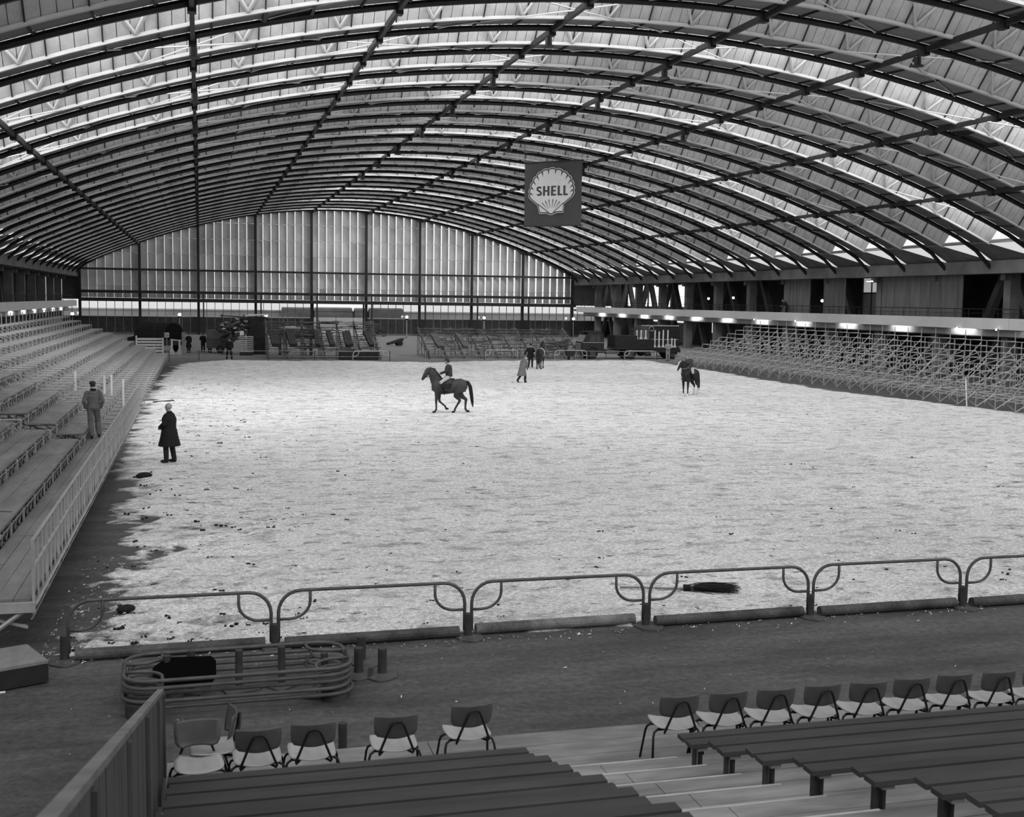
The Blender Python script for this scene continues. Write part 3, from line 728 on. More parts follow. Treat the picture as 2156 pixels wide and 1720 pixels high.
# ------------------------------------------------------------------ loop barriers
GRAYT = mat('worn_grey_tube', .075, .5, .3, 5)
PALET = mat('pale_grey_tube', .42, .5, .15, 4)
def barrier_path(w, h, r=.32):
    return [(-w/2, 0, 0), (-w/2, 0, h-r)]+[tuple(p) for p in loop_pts((-w/2, 0, h-r), (-w/2+r, 0, h), (-w/2, 0, h), 6)][1:]+[tuple(p) for p in loop_pts((w/2-r, 0, h), (w/2, 0, h-r), (w/2, 0, h), 6)]+[(w/2, 0, 0)]
def barrier_meshes(w=2.78, h=.74, r=.026, m=GRAYT, n=8):
    a = MB(); a.tube(barrier_path(w, h), r, n); C = []
    for s in (-1, 1):
        c = MB(); C.append(c)
        x0, x1 = s*(w/2), s*(w/2-.46)
        c.tube([(x1, 0, h), (x1, 0, h-.16)]+[tuple(p) for p in loop_pts((x1, 0, h-.16), (x1+s*.3, 0, h-.42), (x1, 0, h-.42), 6)][1:]+[(x0, 0, h-.42)], r*.85, n)
    return a.mesh('hoop', m, True), [c.mesh('corner_loop', m, True) for c in C]
def base_meshes(m=GRAYT, hgt=.36):
    a = MB(); n = 14
    a.loft([((0, 0, 0), (0, 0, 1), .062, .062, (0, 1, 0)), ((0, 0, hgt), (0, 0, 1), .062, .062, (0, 1, 0))], 12)
    p = MB(); poly = [(-.2, .22), (-.2, -.2)]+[(-.2+.4*i/8, -.2-.16*math.sin(math.pi*i/8)) for i in range(1, 8)]+[(.2, -.2), (.2, .22)]
    p.prism(poly, 0, .025)
    return a.mesh('sleeve', m, False), p.mesh('foot_plate', GRAYT)
hoop, loop = barrier_meshes(); slv, plate = base_meshes(mat('dark_sleeve', .045, .5, .3, 5)); 
FX = [-1.87+2.885*i for i in range(-0, 9)]
def near_fence():
    names = ['leftmost near barrier hoop, beside the raised left stand', 'second near barrier hoop from the left, behind the stacked hoops', 'third near barrier hoop from the left', 'fourth near barrier hoop, in front of the broom handle', 'fifth near barrier hoop, right of the broom', 'rightmost near barrier hoop, cut by the picture edge']
    for i in range(6):
        x = (FX[i]+FX[i+1])/2; wob = random.uniform(-.02, .02)
        t = empty('barrier', (x, 17.15+wob, .10), label='grey tubular '+names[i], category='barrier', group='near barrier hoops')
        obj('hoop', hoop, t); [obj('corner_loop', q, t) for q in loop]
    pos = ['at the left end of the near barrier', 'behind the stacked hoops', 'between the second and third near hoops', 'under the broom handle', 'right of the broom', 'near the right picture edge']
    for i in range(6):
        t = empty('post_holder', (FX[i], 17.15, .0), random.uniform(-.3, .3), label='dark sleeve base '+pos[i], category='post holder', group='bases of the near barrier')
        obj('sleeve', slv, t); obj('foot_plate', plate, t)
    pl = ['at the left end', 'behind the stacked hoops', 'between the third and fourth base', 'beside the broom', 'right of the broom', 'at the right picture edge']
    for i in range(6):
        y = 17.15+(.12 if i in (2,) else -.02); x0, x1 = FX[i]+.14, FX[i+1]-.14
        mb = MB(); mb.tube([(x0, y-.03, .085), ((x0+x1)/2, y, .085), (x1, y+.03, .085)], .085, 14)
        mb.build('kerb_pipe', mat('dark_kerb_pipe', .06, .7, .5, 2.5, n2=.2) if i != 2 else mat('dusty_kerb_pipe', .16, .8, .5, 2.0, n2=.2), label='dark kerb pipe along the sawdust, '+pl[i], category='pipe', group='kerb pipes along the near barrier')
near_fence()
def barrier_pile():
    c = (.45, 15.15)
    for i in range(9):
        a = random.uniform(-.025, .025); up = i % 2 == 0
        t = empty('stacked_barrier', (c[0]+random.uniform(-.05, .05), c[1]+(.12 if up else -.1)+random.uniform(-.04, .04), .12+.044*i), 0, label='grey loop barrier lying flat in the stack, %s' % ['bottom one', 'second from the bottom', 'third from the bottom', 'fourth from the bottom', 'middle one', 'fourth from the top', 'third from the top', 'second from the top', 'top one'][i], category='barrier', group='barriers stacked flat on the floor')
        t.rotation_euler = (math.radians(90 if up else -90), 0, a+.03)
        obj('hoop', hoop, t); [obj('corner_loop', q, t) for q in loop]
    spots = [(-.45, 15.35, 'under the left end of the barrier stack'), (1.52, 15.05, 'under the right end of the barrier stack'), (.45, 15.4, 'standing in the middle of the barrier stack'), (1.0, 15.45, 'standing inside the stack near its right end'), (-.15, 15.5, 'standing inside the stack near its left end')]
    for x, y, lb in spots:
        t = empty('post_holder', (x, y, 0), random.uniform(-3, 3), label='dark sleeve base '+lb, category='post holder', group='bases in the barrier stack')
        o = obj('sleeve', slv, t); o.scale = (.8, .8, 1.45); obj('foot_plate', plate, t)
    for x, y, lb in ((-.75, 14.62, 'propping the near left corner of the barrier stack'), (1.62, 14.75, 'propping the near right corner of the barrier stack')):
        t = empty('prop_block', (x, y, 0), label='dark block '+lb, category='block')
        MB().loft([((0, 0, 0), (0, 0, 1), .17, .15, (0, 1, 0)), ((0, 0, .17), (0, 0, 1), .17, .15, (0, 1, 0))], 10).build('drum', mat('dark_sleeve', .045, .5, .3, 5), t)
    for x, y, lb in ((2.05, 15.72, 'front left of three beside the barrier stack'), (2.36, 15.62, 'front right of three beside the barrier stack'), (2.16, 16.25, 'rearmost of three beside the barrier stack')):
        t = empty('post_holder', (x, y, 0), random.uniform(-.5, .5), label='tall sleeve base, '+lb, category='post holder', group='loose bases beside the barrier stack')
        o = obj('sleeve', slv, t); o.scale = (1.0, 1.0, 1.0); obj('foot_plate', plate, t)
    mb = MB(); mb.prism([(-.4, -.2), (.3, -.2), (.36, -.12), (.36, .1), (.30, .18), (-.25, .2), (-.42, .05)], 0, .04, lambda a, b, c: (a, b*.9, c+b*.55))
    mb.build('black_plate', mat('black_rubber', .004, 1.0, spec=0), loc=(-.2, 15.2, .34), label='black sheet lying on top of the barrier stack', category='sheet')
    t = empty('post_holder', (1.5, 12.85, 0), label='tall sleeve base standing between the second and third chair from the left', category='post holder')
    o = obj('sleeve', slv, t); o.scale = (.8, .8, 1.05); obj('foot_plate', plate, t)
barrier_pile()
def broom():
    t = empty('broom', (7.16, 19.38, .07), label='besom broom with dark twig head lying on the sawdust', category='broom')
    d = Vector((1.9, -.63, 0)).normalized()
    MB().tube([(0, 0, 0), tuple(d*1.25)], .018, 6).build('handle', mat('broom_stick', .16, .7, .2, 6), t)
    mb = MB(); rnd = random.Random(3); s = Vector((-d.y, d.x, 0))
    for i in range(170):
        a = d*1.12+s*rnd.gauss(0, .03)+Vector((0, 0, rnd.uniform(-.02, .05))); sp = rnd.gauss(0, .12)
        b = d*rnd.uniform(1.72, 2.12)+s*sp+Vector((0, 0, rnd.uniform(-.04, .10))); m = a.lerp(b, .4)+Vector((0, 0, rnd.uniform(0, .05)))
        mb.tube([a, m, b], [.010, .009, .003], 4)
    o = mb.build('twig_head', mat('dark_twigs', .012, .9), t)
    MB().tube([tuple(d*1.24+Vector((0, 0, .01))), tuple(d*1.3+Vector((0, 0, .01)))], .085, 10).build('binding', mat('broom_binding', .14, .8), t)
broom()
def bits():
    mb0 = [(-1.55, 34.2, .12, .2, 'dark leather roll lying at the left edge of the sawdust'), (-1.2, 19.6, .09, .12, 'dark clod beyond the left end of the near barrier')]
    for x, y, r, l, lab in mb0:
        mb = MB(); mb.ell((0, 0, r*.7), (r+l*.6, r, r*.8), 10, 7); o = mb.build('clod', mat('dark_clod', .012, .9, .3, 20), loc=(x, y, 0), rz=.4, smooth=True, label=lab, category='clod')
    rnd = random.Random(9); mb = MB()
    for i in range(620):
        y = 17.5+rnd.random()**1.7*55; x = rnd.uniform(-1.4, 34) if i % 3 else rnd.uniform(-2, 2.0)
        r = rnd.uniform(.010, .026)*(1.5 if i % 9 == 0 else 1)
        for q in range(3): mb.ell((x+rnd.gauss(0, r*1.6), y+rnd.gauss(0, r*1.6), .05), (r*rnd.uniform(.6, 1.5), r*rnd.uniform(.6, 1.2), r*.7), 5, 4)
    mb.build('scattered_droppings', mat('dark_clod', .012, .9, .3, 20), kind='stuff', label='small dark clods scattered over the sawdust', category='clods')
    MB().prism([(0, 0), (1.15, .32), (1.18, .22), (.02, -.1)], .04, .09).build('loose_plank', DARK, loc=(-2.2, 58.3, .0), rz=.45, label='dark loose plank lying across the far left sawdust edge', category='plank')
bits()
# ------------------------------------------------------------------ near stand: steps, benches, chairs
RISE, PITCHY = .21, .745
def fl(k): return .4+RISE*k
def near_stand():
    root = empty('stepped_stand', (0, 12.5, 0), label='stepped pale plank stand in the foreground under benches and chairs', category='stand')
    y0 = -12.5
    # front platform z=.2 from Y 12.55 to 11.05, three planks
    for xa, xb in ((-.38, 2.4), (2.4, 5.6), (5.6, 9.4), (9.4, 14)):
        for j in range(4):
            a = 12.55-1.5/4*(j+1); MB().box(xa+.005, xb-.005, y0+a+.005, y0+a+1.5/4-.005, .15+random.uniform(-.004, .002), .2).build('plank', PALEW, root)
    MB().box(-.38, 14, y0+12.4, y0+12.5, 0, .15).build('riser', mat('dark_riser', .05, .8, .2, 3), root)
    for k in range(0, 15):
        yb = 11.05-PITCHY*k; z = fl(k)
        for xa, xb in ((-.38, 3.9), (3.9, 8.6), (8.6, 14)):
            for j in range(3):
                a = yb-PITCHY/3*(j+1); MB().box(xa+.004, xb-.004, y0+a+.004, y0+a+PITCHY/3-.004, z-.04+random.uniform(-.004, .003), z).build('plank', PALEW, root)
        MB().box(-.38, 14, y0+yb-.03, y0+yb-.012, z-RISE, z-.04).build('riser', mat('pale_riser', .3, .8, .2, 3), root)
        MB().box(3.0, 4.75, y0+yb-.022, y0+yb+.005, z-.035, z+.005).build('nosing', mat('worn_nosing', .42, .7, .2, 3), root)
    for x in (-.3, 4, 9, 13.8):
        MB().prism([(12.4, 0), (12.4, .15), (11.05, .15), (0.2, fl(14)-.06), (0.2, 0)], x-.03, x+.03, lambda a, b, c: (c, a-12.5, b)).build('stringer', DARK, root)
near_stand()
def bench(x0, x1, k, lab, grp):
    z = fl(k)+.42; yb = 10.62-PITCHY*k
    t = empty('bench', ((x0+x1)/2, yb-.15, fl(k)), label=lab, category='bench', group=grp); ox, oy, oz = t.location
    d = random.uniform(-.008, .008)
    MB().box(x0-ox, x1-ox, -.16+d, -.02, .38, .42).build('seat_plank', BENCHW, t)
    MB().box(x0-ox-.01, x1-ox-.03, .02, .15+d, .38, .42).build('seat_plank', BENCHW, t)
    n = max(2, int((x1-x0)/2.2)+1)
    for i in range(n):
        x = x0-ox+.14+(x1-x0-.28)*i/(n-1)
        lg = MB()
        for s in (-.03, .03): lg.box(x+s-.011, x+s+.011, -.035, .035, 0, .34)
        lg.build('leg', BENCHW, t); MB().box(x-.05, x+.05, -.13, .13, .335, .372).build('cleat', mat('pale_cleat', .22, .8, .1, 5), t)
ORD = ['front', 'second', 'third', 'fourth', 'fifth', 'sixth', 'seventh', 'eighth']
for k in range(8):
    bench(-.3, 3.0+random.uniform(-.03, .03), k, 'dark plank bench left of the aisle, %s row from the chairs' % ORD[k], 'plank benches left of the aisle')
    bench(4.6+random.uniform(-.03, .03)+(.12 if k in (4, 5) else 0), 13.9, k, 'dark plank bench right of the aisle, %s row from the chairs' % ORD[k], 'plank benches right of the aisle')
def chair_meshes():
    n = 10
    def shell(w, pts, th, curve, taper=0):
        """bent plywood sheet: pts = (y,z,halfwidth factor, corner) profile; curve bends the sides"""
        mb = MB(); rows = []
        for (y, z, hw, ny, nz) in pts:
            row = []
            for i in range(n+1):
                s = -1+2*i/n; row.append((s*hw*w/2, y+curve[0]*s*s, z+curve[1]*s*s, ny, nz))
            rows.append(row)
        m = len(rows); vs = [(a, b, c) for r in rows for (a, b, c, _, _) in r]+[(a, b+ny*th, c+nz*th) for r in rows for (a, b, c, ny, nz) in r]
        N = m*(n+1); fs = []
        for i in range(m-1):
            for j in range(n):
                a = i*(n+1)+j; fs += [(a, a+1, a+n+2, a+n+1), (N+a+n+1, N+a+n+2, N+a+1, N+a)]
        ring = [j for j in range(n+1)]+[i*(n+1)+n for i in range(1, m)]+[(m-1)*(n+1)+j for j in range(n-1, -1, -1)]+[i*(n+1) for i in range(m-2, 0, -1)]
        for i in range(len(ring)):
            a, b = ring[i], ring[(i+1) % len(ring)]; fs.append((b, a, N+a, N+b))
        mb.add(vs, fs); return mb
    seat = shell(.46, [(-.21, .425, .70, 0, 1), (-.19, .418, .86, 0, 1), (-.12, .412, .97, 0, 1), (0, .41, 1, 0, 1), (.12, .42, 1, 0, 1), (.19, .425, .94, 0, 1), (.22, .415, .8, 0, 1)], .014, (0, .03))
    back = shell(.44, [(-.195, .555, .60, 0, 0), (-.20, .57, .84, 0, 0), (-.205, .61, .96, 0, 0), (-.222, .70, 1, 0, 0), (-.24, .78, .99, 0, 0), (-.245, .80, .94, 0, 0)], .014, (.055, 0))
    for i, v in enumerate(back.v):
        if i >= len(back.v)//2: back.v[i] = (v[0], v[1]+.014, v[2])
    af = MB(); rr = .013
    pts = [(-.17, -.10, .405), (-.055, -.245, .70)]
    L = [(-.12, -.10, .40), (-.165, -.19, .40), (-.172, -.222, .43), (-.13, -.238, .54), (-.07, -.262, .70), (-.045, -.268, .745), (0, -.27, .76), (.045, -.268, .745), (.07, -.262, .70), (.13, -.238, .54), (.172, -.222, .43), (.165, -.19, .40), (.12, -.10, .40)]
    af.tube(L, rr, 6)
    legs = []
    for s in (-1, 1):
        f = MB(); f.tube([(s*.10, .10, .398), (s*.20, .11, .40), (s*.245, .12, .375), (s*.26, .13, .33), (s*.29, .2, 0)], rr, 6)
        r = MB(); r.tube([(s*.10, -.07, .398), (s*.20, -.08, .402), (s*.245, -.095, .375), (s*.26, -.11, .33), (s*.30, -.21, 0)], rr, 6)
        legs += [f, r]
    bar = MB(); bar.box(-.2, .2, .085, .115, .388, .402); bar.box(-.2, .2, -.085, -.055, .388, .402)
    PLY = mat('pale_plywood', .40, .55, .12, 4, (1, .3, 1), n2=.06); PLYD = mat('tinted_plywood', .085, .5, .15, 4)
    return [('seat', seat.mesh('seat', PLY, True)), ('backrest', back.mesh('backrest', PLYD, True)), ('back_frame', af.mesh('back_frame', BLACKM, True)), ('seat_bar', bar.mesh('seat_bar', BLACKM))]+[('leg', l.mesh('leg', BLACKM, True)) for l in legs]
CH = chair_meshes()
def chair(x, y, rz, lab, grp):
    t = empty('chair', (x, y, .2), rz, label=lab, category='chair', group=grp)
    for nm, me in CH: obj(nm, me, t)
NAM = ['first', 'second', 'third', 'fourth', 'fifth', 'sixth', 'seventh', 'eighth', 'ninth', 'tenth']
for i in range(10): chair(4.85+.557*i, 11.40+random.uniform(-.02, .02), random.uniform(-.04, .04)-.02, 'shell chair with pale seat in the right row, %s from the aisle' % NAM[i], 'row of shell chairs right of the aisle')
for x, y, r, lab in ((2.64, 11.6, .06, 'shell chair nearest the aisle in the broken left row'), (1.85, 11.46, -.02, 'lone shell chair right of the standing sleeve'), (1.03, 11.42, .0, 'shell chair just left of the standing sleeve'), (.5, 11.38, .02, 'shell chair third from the left, beside the sideways chair'),
                     (.08, 11.74, 1.62, 'shell chair turned sideways, seen edge-on'), (-.05, 11.34, math.pi+.06, 'leftmost shell chair turned to face the benches')):
    chair(x, y, r, lab, 'shell chairs left of the aisle')
def partition():
    x = -.42; root = empty('partition', (x, 12.2, 0), label='slanting boarded partition along the left side of the foreground stand', category='partition')
    def zt(y): return 1.08+.288*(12.2-y)
    def zb(y): return max(.2, .42+.283*(11.96-y)-.25)
    BW = mat('partition_board', .085, .75, .35, 3.0, (1, 6, .35), n2=.12, s2=10, coords='World')
    y = 12.2; i = 0
    while y > 2.2:
        w = .155; d = random.uniform(-.002, .002)
        MB().hexa([(-.02+d, y-w+.004-12.2, zb(y-w)), (.02+d, y-w+.004-12.2, zb(y-w)), (.02+d, y-12.2, zb(y)), (-.02+d, y-12.2, zb(y)), (-.02+d, y-w+.004-12.2, zt(y-w)), (.02+d, y-w+.004-12.2, zt(y-w)), (.02+d, y-12.2, zt(y)), (-.02+d, y-12.2, zt(y))]).build('board', BW, root); y -= w; i += 1
    MB().beam((0, .02, zt(12.22)+.02), (0, 2.2-12.2, zt(2.2)+.02), .06, .035).build('cap_rail', mat('worn_cap_rail', .17, .7, .3, 3, coords='World'), root)
    for y in (12.17, 10.7, 8.6, 6.5, 4.4): MB().box(.022, .045, y-.025-12.2, y+.025-12.2, zb(y), zt(y)-.02).build('post', BW, root)
partition()
def crate():
    t = empty('low_crate', (-2.65, 16.35, 0), .42, label='low plank-topped crate at the left picture edge', category='crate')
    for j in range(4): MB().box(-.75, .55, -.45+.23*j+.004, -.45+.23*(j+1)-.004, .27, .31).build('top_plank', WOOD, t)
    MB().box(-.75, .55, -.44, -.41, .02, .27).build('front_board', mat('dark_crate_side', .02, .8, .3, 4), t); MB().box(.51, .55, -.41, .45, .02, .27).build('side_board', mat('dark_crate_side', .02, .8, .3, 4), t)
    MB().box(-.72, .5, -.40, .44, 0, .05).build('base', DARK, t)
    MB().tube([(-3.0, 15.75, .02), (-2.45, 15.85, .02)], .02, 5).build('stick', WHITEP, label='pale stick on the floor in front of the low crate', category='stick')
crate()
# ------------------------------------------------------------------ people and horses
def V3(*a): return Vector(a)
def chain(mb, pts, rad, n=12, flat=None):
    """tapered limb through joints, rounded ends"""
    P = [Vector(p) for p in pts]; R = list(rad)
    d0 = (P[0]-P[1]).normalized(); d1 = (P[-1]-P[-2]).normalized()
    Q = [P[0]+d0*R[0]*.85, P[0]+d0*R[0]*.5]+P+[P[-1]+d1*R[-1]*.5, P[-1]+d1*R[-1]*.85]; RR = [R[0]*.45, R[0]*.86]+R+[R[-1]*.86, R[-1]*.45]
    mb.tube(Q, RR, n)
def hand(mb, w, d, palmside, s):
    """palm and five fingers at wrist w pointing along d (unit), palmside normal"""
    d = Vector(d).normalized(); nrm = Vector(palmside); nrm = (nrm-d*nrm.dot(d)).normalized(); sd = d.cross(nrm)*s
    w = Vector(w); c = w+d*.05
    mb.loft([(w, d, .032, .02, nrm), (w+d*.04, d, .042, .019, nrm), (w+d*.085, d, .042, .016, nrm)], 10)
    for i, (o, L) in enumerate(((-.032, .058), (-.011, .072), (.011, .078), (.032, .07))):
        a = w+d*.082+sd*o; b = a+d*L*.5+nrm*.008; e = b+d*L*.38+nrm*.024
        mb.tube([a-d*.02, a, b, e, e+d*.006], [.0085, .0095, .009, .008, .004], 6)
    a = w+d*.03+sd*.036; b = a+d*.035+sd*.028+nrm*.008; e = b+d*.03+nrm*.012
    mb.tube([a-sd*.02, a, b, e], [.01, .0115, .0105, .006], 6)
STD = dict(pelvis=(0, 0, .93), waist=(0, 0, 1.08), chest=(0, .0, 1.30), neck=(0, -.01, 1.47), head=(0, .025, 1.63), face=(0, 1, 0), up=(0, 0, 1),
           shL=(-.185, 0, 1.41), elL=(-.235, -.04, 1.13), wrL=(-.235, .06, .89), shR=(.185, 0, 1.41), elR=(.235, -.04, 1.13), wrR=(.235, .06, .89),
           hipL=(-.09, 0, .91), knL=(-.10, .03, .49), anL=(-.10, -.02, .09), hipR=(.09, 0, .91), knR=(.10, .03, .49), anR=(.10, -.02, .09), toeL=(0, 1, 0), toeR=(0, 1, 0))
def person(loc, yaw, label, pose=None, style='jacket', top=None, leg=None, hat=None, hair=None, scale=1.0, group=None, shoe=None, collar=None, voxel=.013, bulk=1.0, tf=(0, 1, 0)):
    J = dict(STD); J.update(pose or {}); J = {k: Vector(v) for k, v in J.items()}
    top = top or DARK; leg = leg or DARK; shoe = shoe or mat('black_shoe', .012, .5)
    t = empty('person', loc, yaw, label=label, category='person'); t.scale = (scale,)*3
    if group: t['group'] = group
    # body: head, neck, torso, limbs, hands as one surface
    b = MB(); h, f, up = J['head'], J['face'].normalized(), J['up'].normalized(); rt = f.cross(up).normalized(); up = rt.cross(f)
    R = Matrix((rt, f, up)).transposed()
    b.ell(h+up*.018, (.076, .094, .098), 14, 10, R); b.ell(h-up*.045+f*.02, (.058, .072, .075), 12, 8, R)       # skull, jaw
    b.loft([(h+f*.088+up*.012, (f*.7-up*.8), .008, .01, up), (h+f*.108-up*.022, (f*.5-up), .015, .014, up), (h+f*.095-up*.03, -up, .012, .01, f)], 8)   # nose
    b.ell(h+f*.082+up*.028, (.05, .016, .012), 8, 6, R); b.ell(h+f*.084-up*.062, (.026, .014, .012), 8, 6, R); b.ell(h+f*.07-up*.095, (.03, .022, .018), 8, 6, R)   # brow, mouth, chin
    for s in (-1, 1): b.ell(h+rt*(s*.078)-f*.005, (.012, .02, .032), 8, 6, R)
    chain(b, [h-up*.06-f*.01, J['neck']], [.052, .06])
    b.loft([(J['pelvis']-V3(0, 0, .06), (0, 0, 1), .14, .10, (0, 1, 0)), (J['waist'], J['chest']-J['pelvis'], .135, .095, (0, 1, 0)), (J['chest'], J['neck']-J['waist'], .155, .105, (0, 1, 0)), (J['neck']-V3(0, 0, .03), J['neck']-J['chest'], .09, .07, (0, 1, 0))], 14)
    for s in 'LR':
        chain(b, [J['sh'+s], J['el'+s], J['wr'+s]], [.05, .04, .028]); chain(b, [J['hip'+s], J['kn'+s], J['an'+s]], [.085, .055, .038])
        dd = (J['wr'+s]-J['el'+s]).normalized(); hand(b, J['wr'+s], dd, V3(1 if s == 'L' else -1, .3, -.2), 1 if s == 'L' else -1)
    remesh(b.build('body', SKIN, t), voxel*.8, 1)
    # trousers
    m = MB()
    for s in 'LR':
        k, a, hp = J['kn'+s], J['an'+s], J['hip'+s]
        chain(m, [hp, k, a+V3(0, 0, .02)], [.105, .083, .072])
    m.ell((J['hipL']+J['hipR'])/2+V3(0, -.01, .03), (.165, .125, .13), 14, 8)
    if style == 'overall': m.loft([(J['pelvis'], (0, 0, 1), .17, .13, (0, 1, 0)), (J['waist'], (0, 0, 1), .16, .12, (0, 1, 0))], 12)
    if style != 'overall': remesh(m.build('trousers', leg, t), voxel)
    # shoes
    for s in 'LR':
        a = J['an'+s]; q = J['toe'+s].normalized(); r2 = q.cross(V3(0, 0, 1)).normalized(); RR = Matrix((r2, q, r2.cross(q))).transposed(); o = MB()
        o.ell(a+q*.06+V3(0, 0, -.045)+r2.cross(q)*0, (.048, .135, .05), 12, 8, RR); o.ell(a-q*.02-V3(0, 0, .02), (.045, .055, .07), 10, 6, RR); remesh(o.build('shoe', shoe, t), voxel)
    # upper clothing
    c = m if style == 'overall' else MB()
    B = bulk; c.loft([(J['pelvis']+V3(0, 0, -.02 if style != 'jacket' else .0), (0, 0, 1), .185*B, .145*B, (0, 1, 0)), (J['waist'], J['chest']-J['pelvis'], .178*B, .14*B, (0, 1, 0)), (J['chest'], J['neck']-J['waist'], .20*B, .15*B, tf), ((J['shL']+J['shR'])/2+V3(0, 0, .02), J['neck']-J['chest'], .165*(B*.5+.5), .10*B, tf), (J['neck']+V3(0, 0, .015), J['neck']-J['chest'], .072, .068, (0, 1, 0))], 16)
    c.ell((J['shL']+J['shR'])/2-V3(0, .01, .06), (.175*(B*.5+.5), .125*B, .12), 14, 8)
    for s in 'LR': chain(c, [J['sh'+s]-V3(0, 0, .02), J['el'+s], J['wr'+s]-(J['wr'+s]-J['el'+s])*.04], [.072*(B*.5+.5), .066*(B*.5+.5), .054])
    if style == 'coat':
        z1 = (pose or {}).get('_hem', .48) if False else J.get('hem', V3(0, 0, .46)).z; hx = J['hem'].x if 'hem' in J else 0; hy = J['hem'].y if 'hem' in J else 0
        p = J['pelvis']
        c.loft([(p+V3(0, 0, .08), (0, 0, 1), .19*B, .15*B, (0, 1, 0)), ((p.x*.6+hx*.4, p.y*.6+hy*.4, p.z*.6+z1*.4), (0, 0, 1), .225*B, .185*B, (0, 1, 0)), ((hx, hy, z1), (0, 0, 1), .27*B, .235*B, (0, 1, 0))], 18)
    remesh(c.build({'coat': 'coat', 'jacket': 'jacket', 'overall': 'overalls'}[style], top, t), voxel)
    if collar:
        q = MB(); q.loft([(J['neck']-V3(0, 0, .02), (0, 0, 1), .095, .088, (0, 1, 0)), (J['neck']+V3(0, .0, .055), (0, 0, 1), .082, .08, (0, 1, 0))], 14); remesh(q.build('collar', collar, t), voxel)
    if hair:
        q = MB(); q.ell(h+up*.03-f*.018, (.083, .095, .098), 14, 10, R); o = q.build('hair', hair, t)
        me = o.data   # keep the crown and the back
        keep = []
        for p in me.polygons:
            cc = sum((me.vertices[i].co for i in p.vertices), Vector())/len(p.vertices)-h
            if cc.dot(f) < .045 and cc.dot(up) > -.06 or cc.dot(up) > .085: keep.append(tuple(p.vertices))
        vs = [tuple(v.co) for v in me.vertices]; n2 = bpy.data.meshes.new('hair'); n2.from_pydata(vs, [], keep); n2.materials.append(hair); n2.shade_smooth(); o.data = n2
    if hat:
        kind, hm = hat; q = MB()
        if kind == 'cap':
            q.ell(h+up*.058-f*.012, (.098, .115, .068), 14, 8, R); q.ell(h+up*.05+f*.10, (.066, .06, .014), 12, 6, R)
        elif kind == 'fedora':
            q.loft([(h+up*.05, up, .082, .10, f), (h+up*.12, up, .078, .094, f), (h+up*.15, up, .055, .07, f)], 16); q.loft([(h+up*.045, up, .15, .17, f), (h+up*.058, up, .15, .17, f)], 18)
        remesh(q.build('hat', hm, t), .01, 1)
    return t
GREYC = mat('grey_cloth', .13, .9, .15, 6, n2=.1); BLACKC = mat('black_cloth', .010, .9, .2, 6); OVER = mat('grey_overall_cloth', .10, .9, .2, 5, n2=.12)
TWEED = mat('mid_grey_coat', .125, .9, .15, 5, n2=.1); BREECH = mat('pale_breeches', .42, .9, .1, 5); GHAIR = mat('grey_hair', .34, .8, .2, 20); DHAIR = mat('dark_hair', .03, .8, .2, 20)
DKJ = mat('dark_jacket_cloth', .032, .9, .2, 5); DKT = mat('dark_trousers', .02, .9, .2, 5); PALEC = mat('pale_work_jacket', .28, .9, .15, 5)
# man in the long dark overcoat, left of the arena, looking left
person((-.93, 37.05, .05), 1.15, 'grey-haired man in a long black overcoat standing on the left sawdust', dict(elL=(-.28, .02, 1.17), wrL=(-.10, .24, 1.05), elR=(.27, .0, 1.15), wrR=(.08, .25, 1.03), head=(0, .02, 1.64), face=(.05, 1, -.05), anL=(-.11, .05, .09), anR=(.12, -.09, .09), knL=(-.11, .06, .49), knR=(.12, -.02, .49), hem=(0, .0, .50)), 'coat', BLACKC, DKT, None, GHAIR, 1.03, collar=BLACKC, voxel=.011, bulk=1.36)
# man in overalls walking away on the left deck
person((-3.08, 36.9, .85), .08, 'man in grey overalls and dark cap walking along the left stand deck', dict(elL=(-.27, -.06, 1.14), wrL=(-.22, .03, .93), elR=(.27, -.06, 1.14), wrR=(.21, .04, .94), hipL=(-.09, 0, .91), knL=(-.09, -.02, .49), anL=(-.06, -.16, .09), knR=(.12, .13, .5), anR=(.15, .04, .11), head=(-.02, .03, 1.63), face=(-.45, 1, 0)), 'overall', OVER, OVER, ('cap', mat('dark_cap_wool', .03, .9)), DHAIR, .97, collar=BLACKC, voxel=.011)
# stooping walker in the long coat
person((19.3, 70.5, .05), -.95, 'stooping grey-haired man in a long grey coat walking across the arena', dict(pelvis=(0, 0, .9), waist=(0, .05, 1.05), chest=(0, .13, 1.24), neck=(0, .23, 1.38), head=(0, .33, 1.48), face=(0, 1, -.65), up=(0, .55, 1), shL=(-.19, .16, 1.33), elL=(-.24, .10, 1.06), wrL=(-.2, .22, .86), shR=(.19, .16, 1.33), elR=(.24, .12, 1.06), wrR=(.2, .25, .86),
       knL=(-.1, .0, .48), anL=(-.1, -.34, .14), toeL=(0, .8, -.5), knR=(.1, .18, .48), anR=(.1, .16, .09), hem=(0, -.08, .42)), 'coat', TWEED, DKT, None, GHAIR, .99, collar=BLACKC, bulk=1.15)
